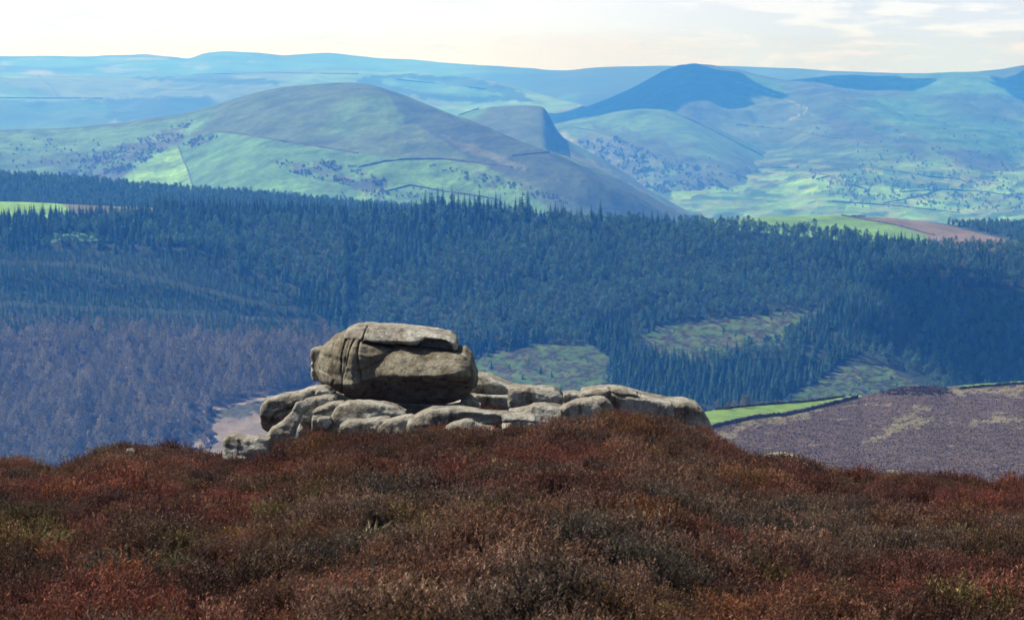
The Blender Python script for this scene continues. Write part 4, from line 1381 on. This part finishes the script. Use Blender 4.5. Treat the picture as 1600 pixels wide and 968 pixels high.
wall('right_moor', '1100,671 1140,661 1185,652 1225,649 1270,639 1310,629 1340,621', .9, 1.25, 'dark stone wall between the bright green field and the purple moor', step=1.2)
wall('right_moor', '1100,642 1150,637 1200,632 1260,628 1320,620', .6, 1.0, 'thin stone wall along the top of the bright green field', step=1.2)
wall('right_moor', '1480,607 1500,608 1540,604 1600,600 1680,597', .7, 1.1, 'stone wall along the skyline of the purple moor at far right', step=1.2)
for ly, ln, w, h, lb in [
    ('round_hill', '340,206 380,210 440,221 500,230 560,240', 2.2, 2.2, 'straight field wall between brown moor and pasture on the big round hill'),
    ('round_hill', '278,226 284,245 292,262 300,288', 2, 2, 'field wall dividing the two lower pastures left of the big hill'),
    ('round_hill', '560,262 600,253 640,249 690,249 740,254 800,262', 2.4, 2.4, 'dark curving wall across the lower front of the big round hill'),
    ('round_hill', '800,244 830,241 858,238', 1.8, 2, 'short wall on the right hand slope of the big round hill'),
    ('rounded_hill', '1070,184 1100,197 1140,218 1190,243 1230,264 1270,278 1330,292 1360,298', 2.6, 2.8, 'long field wall running down the spine of the rounded brown hill'),
    ('rounded_hill', '1222,266 1221,280 1260,292 1300,303', 2.4, 2.6, 'wall round the small green fields below the rounded hill'),
    ('rounded_hill', '1140,270 1165,279 1185,278 1230,300 1290,316', 2.2, 2.4, 'lower wall below the small green fields of the rounded hill'),
    ('ridge_and_valley_side', '1275,280 1295,276 1340,292 1358,297 1350,301', 2.4, 2.6, 'wall around the middle field of the far valley side'),
    ('ridge_and_valley_side', '1300,315 1400,322 1500,333', 2.4, 2.6, 'lowest wall of the far valley side behind the forest edge'),
    ('ridge_and_valley_side', '1150,195 1230,203 1300,215 1380,228', 3.0, 2.6, 'faint wall crossing the slope below the dark summit'),
    ('ridge_and_valley_side', '1360,262 1400,268 1450,276 1500,280', 2.2, 2.4, 'wall above the green fields right of centre on the far valley side'),
    ('ridge_and_valley_side', '1410,300 1470,296 1540,300 1600,310', 2.4, 2.4, 'long low hedge among the green fields at far right'),
    ('ridge_and_valley_side', '1380,318 1440,306 1470,296', 2.2, 2.4, 'oblique hedge joining the two long walls at far right'),
    ('ridge_and_valley_side', '1500,280 1530,300 1560,330', 2.2, 2.4, 'hedge running down between green fields near the right edge'),
    ('ridge_and_valley_side', '1290,150 1340,172 1400,200 1470,232', 2.4, 2.2, 'faint wall slanting down from the far saddle'),
    ('ridge_and_valley_side', '1180,262 1230,262 1262,268 1300,276', 2.2, 2.4, 'upper wall of the small green fields under the brown slope'),
    ('ridge_and_valley_side', '1300,276 1296,290 1302,304', 2.2, 2.4, 'short cross wall between two small green fields'),
    ('ridge_and_valley_side', '1330,290 1325,300 1338,312', 2.2, 2.4, 'second short cross wall between small green fields'),
    ('rounded_hill', '880,197 930,205 985,222 1040,243 1090,262', 2.2, 2.4, 'dark wall along the foot of the scrubby slope beside the crag'),
    ('round_hill', '600,300 640,290 700,300 780,312', 2.2, 2.2, 'low wall in the pasture just above the forest edge'),
    ('plateau', '620,125 690,132 760,140', 4, 4, 'hedge line on the right half of the distant plateau'),
    ('plateau', '60,118 80,135 90,150', 3.5, 3.5, 'hedge running down the distant plateau at far left'),
    ('plateau', '-20,153 60,154 160,154', 4, 4, 'straight dark hedge line across the distant plateau at left'),
    ('plateau', '200,115 300,117 420,114 560,116', 3, 3, 'hedge line along the top of the distant plateau'),
    ('crag_spur', '716,181 735,174 755,169', 2.2, 2.2, 'dark wall climbing the left edge of the crag topped spur'),
    ('back_spur', '1120,334 1240,334 1310,336 1345,342 1400,352 1460,368', 1.6, 1.7, 'dark wall between the green field and the brown field above the forest'),
    ('back_spur', '1330,338 1400,340 1440,344', 1.4, 1.5, 'thin wall along the top of the brown field above the forest'),
]:
    k_ = 1.0 if ly == 'back_spur' else 1.3
    wall(ly, ln, w * k_, h * k_, lb)
# felled trunks lying in the clearings
M_LOG = plain_mat('bleached_log', (.34, .28, .21), .25, 1.0)
tb = TB()
for k in range(150):
    if k % 3: px, py = RNG.uniform(1010, 1260), RNG.uniform(488, 560)
    else: px, py = RNG.uniform(1240, 1440), RNG.uniform(560, 615)
    if not any(inpoly(np.array([px]), np.array([py]), c_)[0] for c_ in CLEAR): continue
    p = hit('forest_hillside', px, py)
    if p is None: continue
    a = RNG.choice([.5, 2.4]) + RNG.normal(0, .22)
    L_ = RNG.uniform(4, 10)
    x2, y2 = p.x + math.cos(a) * L_, p.y + math.sin(a) * L_
    z2 = drop('forest_hillside', x2, y2)
    if z2 is None: continue
    tb.tube((p.x, p.y, p.z + .3), (x2, y2, z2 + .3), .22, .12, 4)
o = leaf_mesh('felled_brash', tb.v, tb.f, [M_LOG], link=True)
o['kind'] = 'stuff'

# ---- heather lumps on the right moor
m, t, b = mat('far_heather')
ai = N(t, 'ShaderNodeAttribute', attribute_name='tint', attribute_type='INSTANCER')
t.links.new(ai.outputs['Color'], b.inputs['Base Color'])
M_FH = m
fh = []
for k in range(4):
    rr = random.Random(k); q = TB()
    for i in range(26):
        a = rr.uniform(0, 6.28); r_ = rr.uniform(0, .5); x, y = math.cos(a) * r_, math.sin(a) * r_
        s = .16
        q.tri((x - s * rr.random(), y, 0), (x + s * rr.random(), y + rr.uniform(-s, s), .0), (x + rr.uniform(-s, s), y + rr.uniform(-s, s), rr.uniform(.25, .5) * (1.1 - r_)))
    fh.append(leaf_mesh('lump', q.v, q.f, [M_FH]))
ys = 450 + (1050 - 450) * RNG.random(85000) ** .8
us = RNG.uniform(1060, 1700, 85000)
X_ = (us - 800) / FPX * ys
ok, zz = [], []
for x, y in zip(X_, ys):
    z = drop('right_moor', float(x), float(y))
    ok.append(z is not None); zz.append(z or 0)
ok = np.array(ok); zz = np.array(zz)
PX, PY = proj(X_, ys, zz)
zn = moor_zone(PX, PY, X_, ys)
ok &= (zn != 2) & True & (PY < top_py(PX) + 25)
P_ = np.stack([X_, ys, zz - .03], -1)[ok]; zn = zn[ok] * (RNG.random(ok.sum()) < .72); PXo, PYo = PX[ok], PY[ok]
tn = np.where((zn == 1)[:, None], np.array((.21, .19, .10)), np.array((.094, .068, .056))) * RNG.uniform(.9, 1.1, len(P_))[:, None] * (1 + .25 * fbm(P_[:, 0] / 12, P_[:, 1] / 16, o=3, s=9))[:, None]
dk = inpoly(PXo, PYo, '1370,616 1400,604 1480,603 1490,614 1440,618')
tn = np.where(dk[:, None], np.array((.085, .062, .053)), tn)
scatter('moor_heather', fh, P_, RNG.uniform(0, 6.28, len(P_)), RNG.uniform(.28, .65, len(P_)) * np.where(dk, 2, 1) * np.where(zn == 1, .7, 1), tints=tn)

# ------------------------------------------------------------------ foreground heather
m, t, b = mat('heather_sprigs')
ai = N(t, 'ShaderNodeAttribute', attribute_name='tint', attribute_type='INSTANCER')
vi = N(t, 'ShaderNodeAttribute', attribute_name='shade')
oi = N(t, 'ShaderNodeObjectInfo')
rv = ramp(t, oi.outputs['Random'], [(0, (.65, .65, .65)), (1, (1.4, 1.4, 1.4))])
c1 = mul(t, mul(t, ai.outputs['Color'], vi.outputs['Color']), rv)
t.links.new(c1, b.inputs['Base Color'])
b.inputs['Roughness'].default_value = .75
tr = N(t, 'ShaderNodeBsdfTranslucent'); t.links.new(c1, tr.inputs['Color'])
ms = N(t, 'ShaderNodeMixShader'); ms.inputs[0].default_value = .26
t.links.new(b.outputs[0], ms.inputs[1]); t.links.new(tr.outputs[0], ms.inputs[2])
t.links.new(ms.outputs[0], t.nodes['Material Output'].inputs['Surface'])
M_HE = m


def heather_form(seed, n=46, rad=.17, hh=.34, leaf=.027, upright=.75):
    rr = random.Random(seed)
    V, F, S = [], [], []

    def tri(a, b_, c_, s):
        k = len(V); V.extend([a, b_, c_]); F.append((k, k + 1, k + 2)); S.extend([s] * 3)
    for i in range(n):
        a = rr.uniform(0, 6.28); r0 = rad * math.sqrt(rr.random()) * .55
        p = np.array([math.cos(a) * r0, math.sin(a) * r0, -.03])
        lean = rr.uniform(.1, 1 - upright + .35) * (r0 / rad + .35)
        d = np.array([math.cos(a) * lean + rr.uniform(-.18, .18), math.sin(a) * lean + rr.uniform(-.18, .18), 1.0])
        d /= np.linalg.norm(d)
        L = hh * rr.uniform(.6, 1.15)
        segs = 5
        wd = np.array([-math.sin(a), math.cos(a), 0]) * .0028
        gcol = rr.uniform(.6, 1.15)
        for s in range(segs):
            p2 = p + d * L / segs
            dd = d + np.array([rr.uniform(-.22, .22), rr.uniform(-.22, .22), rr.uniform(-.05, .2)])
            d = dd / np.linalg.norm(dd)
            stem = (.75, .95, 1.05)
            tri(tuple(p - wd), tuple(p + wd), tuple(p2), tuple(v * gcol for v in stem))
            if s >= 1:
                for j in range(6):
                    q = p + (p2 - p) * rr.random()
                    b2 = rr.uniform(0, 6.28)
                    ll = leaf * rr.uniform(.6, 1.4)
                    e = np.array([math.cos(b2) * .6, math.sin(b2) * .6, rr.uniform(.3, 1.0)]); e /= np.linalg.norm(e)
                    sd = np.cross(e, (rr.uniform(-1, 1), rr.uniform(-1, 1), .3)); sd = sd / (np.linalg.norm(sd) + 1e-6) * ll * .2
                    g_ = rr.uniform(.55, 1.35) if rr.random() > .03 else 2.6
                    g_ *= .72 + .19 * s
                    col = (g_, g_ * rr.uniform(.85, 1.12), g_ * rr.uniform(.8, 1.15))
                    tri(tuple(q - sd), tuple(q + sd), tuple(q + e * ll), col)
            p = p2
    o = leaf_mesh('heather_form', V, F, [M_HE])
    add_col(o, np.array(S), 'shade')
    return o


HF = [heather_form(k, n=random.choice([40, 50, 58]), hh=random.uniform(.27, .37), upright=random.uniform(.6, .9)) for k in range(9)]
# positions
hx, hy = [], []
y = 5.0
pos = []
while y < 64:
    stp = .20 if y < 22 else (.215 if y < 40 else .235)
    half = y * .2125 * 1.13 + 1.2
    xs = np.arange(-half, half, stp)
    pos.append(np.stack([xs + RNG.uniform(-.5, .5, len(xs)) * stp, y + RNG.uniform(-.5, .5, len(xs)) * stp], -1))
    y += stp
pos = np.concatenate(pos)
hx, hy = pos[:, 0], pos[:, 1]
gz = near_ground(hx, hy)
dome, bid = bushes(hx, hy)
PX, PY = proj(hx, hy, gz + HTH)
keep = np.ones(len(hx), bool)
# bare ground and stone inside the outcrop
OUT = '345,694 400,668 410,640 480,600 500,560 740,540 760,590 900,602 1000,600 1080,615 1100,640 1060,640 940,640 850,655 790,672 770,690 690,694 640,682 560,680 490,676 440,690 380,706'
inside = inpoly(PX, PY, OUT) & (hy > 42.3)
allow = inpoly(PX, PY, zp7('1080,560 1160,540 1220,505 1290,500 1500,540 1600,545 1600,470 1400,470 1100,500')) | inpoly(PX, PY, zp7('500,660 545,640 560,590 590,580 600,660'))
keep &= ~(inside & ~allow)
scn = fbm(hx / 1.3, hy / 1.9, o=3, s=501)
scn2 = fbm(hx / .5, hy / .6, o=2, s=502)
keep &= ~(((scn + .5 * scn2) < -.62) & (hy > 30))
big = (.5 + .55 * dome + .25 * scn) * RNG.uniform(.66, 1.34, len(hx))
big = np.clip(big, .4, 1.7)
red = np.array((.090, .037, .026)); brn = np.array((.090, .049, .031)); gry = np.array((.096, .067, .048)); org = np.array((.125, .056, .022)); yel = np.array((.12, .095, .03))
n1 = fbm(hx / 2.4, hy / 4.5, o=3, s=511); n2 = fbm(hx / 1.1, hy / 1.8, o=3, s=512); n3 = fbm(hx / .8, hy / 1.0, o=2, s=513)
tn = np.ones((len(hx), 3)) * brn
tn = tn + (red - tn) * (sstep(-.3, .4, n1))[:, None]
tn = tn + (gry - tn) * (sstep(.0, .25, n2) * .85 * sstep(60, 20, hy) * sstep(.35, -.1, n1))[:, None]
tn = tn + (org - tn) * (sstep(.36, .46, n3) * .45)[:, None]
tn = tn + (yel - tn) * (sstep(.52, .6, fbm(hx / .6, hy / .8, o=2, s=514)) * .6)[:, None]
for poly, cl, am in (('860,770 1050,765 1060,800 900,805', org, .7), ('600,770 690,775 690,815 620,815', yel, .45), ('-20,790 100,790 110,840 -20,845', yel * .6, .6), ('540,770 620,780 640,830 560,830', gry * 1.2, .8),
                     ('960,650 1030,650 1020,668 965,668', org, .8), ('420,690 500,665 540,672 500,700', org * .8, .6), ('760,850 1020,800 1200,860 1000,900 780,900', gry * 1.05, .7), ('1200,780 1330,760 1400,810 1250,830', gry * .95, .6)):
    pp = pts(poly)
    mm = inpoly(PX + 25 * n2, PY + 10 * n3, pp)
    tn = np.where(mm[:, None], tn + (cl - tn) * am, tn)
tn = tn * RNG.uniform(.75, 1.3, len(hx))[:, None] * (1.25 + .38 * bid)[:, None]
tn = tn * (1 + np.stack([.12 * bid, -.05 * bid, -.1 * bid], -1))
pale = RNG.random(len(hx)) < .002
tn[pale] = (.25, .2, .13)
P_ = np.stack([hx, hy, gz - .01], -1)[keep]
scatter('heather', HF, P_, RNG.uniform(0, 6.28, len(P_)), big[keep] * 1.05, tints=tn[keep], tilt=(RNG.normal(0, .14, len(P_)), RNG.normal(0, .14, len(P_))))


# grass tussocks
def tussock(px, py, cl, label, n=260, h=.42, r=.28):
    u = px
    s = T(top_py(u)) - H0 / top_Y(u)
    Y = H0 / (T(py) - s)
    x = (px - 800) / FPX * Y * 1.003
    z = float(near_ground(np.array([x]), np.array([Y]))[0])
    rr = random.Random(px)
    q = TB()
    for i in range(n):
        a = rr.uniform(0, 6.28); r0 = r * rr.random() ** .7
        bx, by = math.cos(a) * r0, math.sin(a) * r0
        L = h * rr.uniform(.6, 1.2); ln = rr.uniform(.15, .7)
        mx_, my_ = bx + math.cos(a) * L * ln * .4, by + math.sin(a) * L * ln * .4
        tx, ty = bx + math.cos(a) * L * ln, by + math.sin(a) * L * ln
        w = .005
        q.tri((bx - w, by, 0), (bx + w, by, 0), (mx_ + w, my_, L * .7)); q.tri((bx - w, by, 0), (mx_ + w, my_, L * .7), (mx_ - w, my_, L * .7))
        q.tri((mx_ - w, my_, L * .7), (mx_ + w, my_, L * .7), (tx, ty, L * rr.uniform(.8, 1)))
    mg = plain_mat('grass_blades', cl, .35, 9)
    o = leaf_mesh('grass_tussock', q.v, q.f, [mg], link=True)
    o.location = (x, Y, z)
    tag(o, label, 'grass tussock')


tussock(645, 812, (.17, .17, .045), 'yellow green tussock showing through the grey heather below the rocks', n=170, h=.30, r=.22)
tussock(38, 838, (.09, .11, .035), 'dark green tussock in a hollow of heather at the left edge', n=420, h=.36, r=.5)
tussock(570, 808, (.38, .31, .17), 'straw coloured tuft left of the yellow green tussock', n=110, h=.28, r=.22)
tussock(985, 812, (.26, .13, .03), 'orange brown tuft right of centre in the heather', n=200, h=.36, r=.35)
tussock(350, 700, (.30, .24, .09), 'small yellowish tuft where the heather meets the far left rock', n=120, h=.25, r=.3)


# ------------------------------------------------------------------ unseen clouds added overhead to throw shadows on hills and forest
mcl, t, b = mat('cloud_white')
b.inputs['Base Color'].default_value = (.85, .85, .87, 1)
b.inputs['Roughness'].default_value = 1


def shade_cloud(tx, ty, tz, alt, rx, ry, rz, seed, label):
    k_ = (alt - tz) / sdir.z
    c0 = Vector((tx, ty, tz)) + sdir * k_
    n = 56
    th = np.linspace(0, 2 * math.pi, n, endpoint=False); ph = np.linspace(-math.pi / 2, math.pi / 2, n // 2)
    TH, PH = np.meshgrid(th, ph)
    d = np.stack([np.cos(TH) * np.cos(PH), np.sin(TH) * np.cos(PH), np.sin(PH)], -1)
    r = 1 + .45 * fbm(d[..., 0] * 2 + seed, d[..., 1] * 2, d[..., 2] * 2, o=4, s=seed)
    V = d * r[..., None] * np.array([rx, ry, rz])
    V[..., 2] = np.where(V[..., 2] < 0, V[..., 2] * .35, V[..., 2])
    idx = np.arange(V.shape[0] * n).reshape(V.shape[0], n)
    F = np.stack([idx[:-1], np.roll(idx, -1, 1)[:-1], np.roll(idx, -1, 1)[1:], idx[1:]], -1).reshape(-1, 4)
    o = mesh_obj('shade_cloud', V.reshape(-1, 3), F, mcl)
    o.location = c0
    o['kind'] = 'structure'
    return o


for (px, py, ly, rx, ry, seed) in [(985, 160, 'ridge_and_valley_side', 430, 820, 3), (1325, 127, 'ridge_and_valley_side', 220, 520, 4), (1720, 155, 'ridge_and_valley_side', 260, 700, 5)]:
    p = hit(ly, px, py)
    shade_cloud(p.x, p.y, p.z, 1500, rx * KS, ry * KS, 240, seed, '')
p = hit('forest_hillside', 1620, 540)
shade_cloud(p.x, p.y, p.z, 1300, 120, 150, 70, 8, '')

# ------------------------------------------------------------------ haze
hz = bpy.data.materials.new('haze_air')
hz.use_nodes = True
t = hz.node_tree
t.nodes.remove(t.nodes['Principled BSDF'])
pv = N(t, 'ShaderNodeVolumePrincipled')
pv.inputs['Color'].default_value = (0.062, 0.30, 1.0, 1)
pv.inputs['Absorption Color'].default_value = (1, 1, 1, 1)
pv.inputs['Density'].default_value = 1.38e-4
pv.inputs['Anisotropy'].default_value = 0.2
t.links.new(pv.outputs[0], t.nodes['Material Output'].inputs['Volume'])
x0, x1, y0, y1, z0, z1 = -14000, 14000, -900, 22500, FLOOR - 6, 125
Vb = [(x, y, z) for x in (x0, x1) for y in (y0, y1) for z in (z0, z1)]
Fb = [(0, 1, 3, 2), (4, 6, 7, 5), (0, 4, 5, 1), (2, 3, 7, 6), (0, 2, 6, 4), (1, 5, 7, 3)]
hb = mesh_obj('haze', Vb, Fb, hz, smooth=False)
hb['kind'] = 'stuff'
print('objects', len(bpy.data.objects))
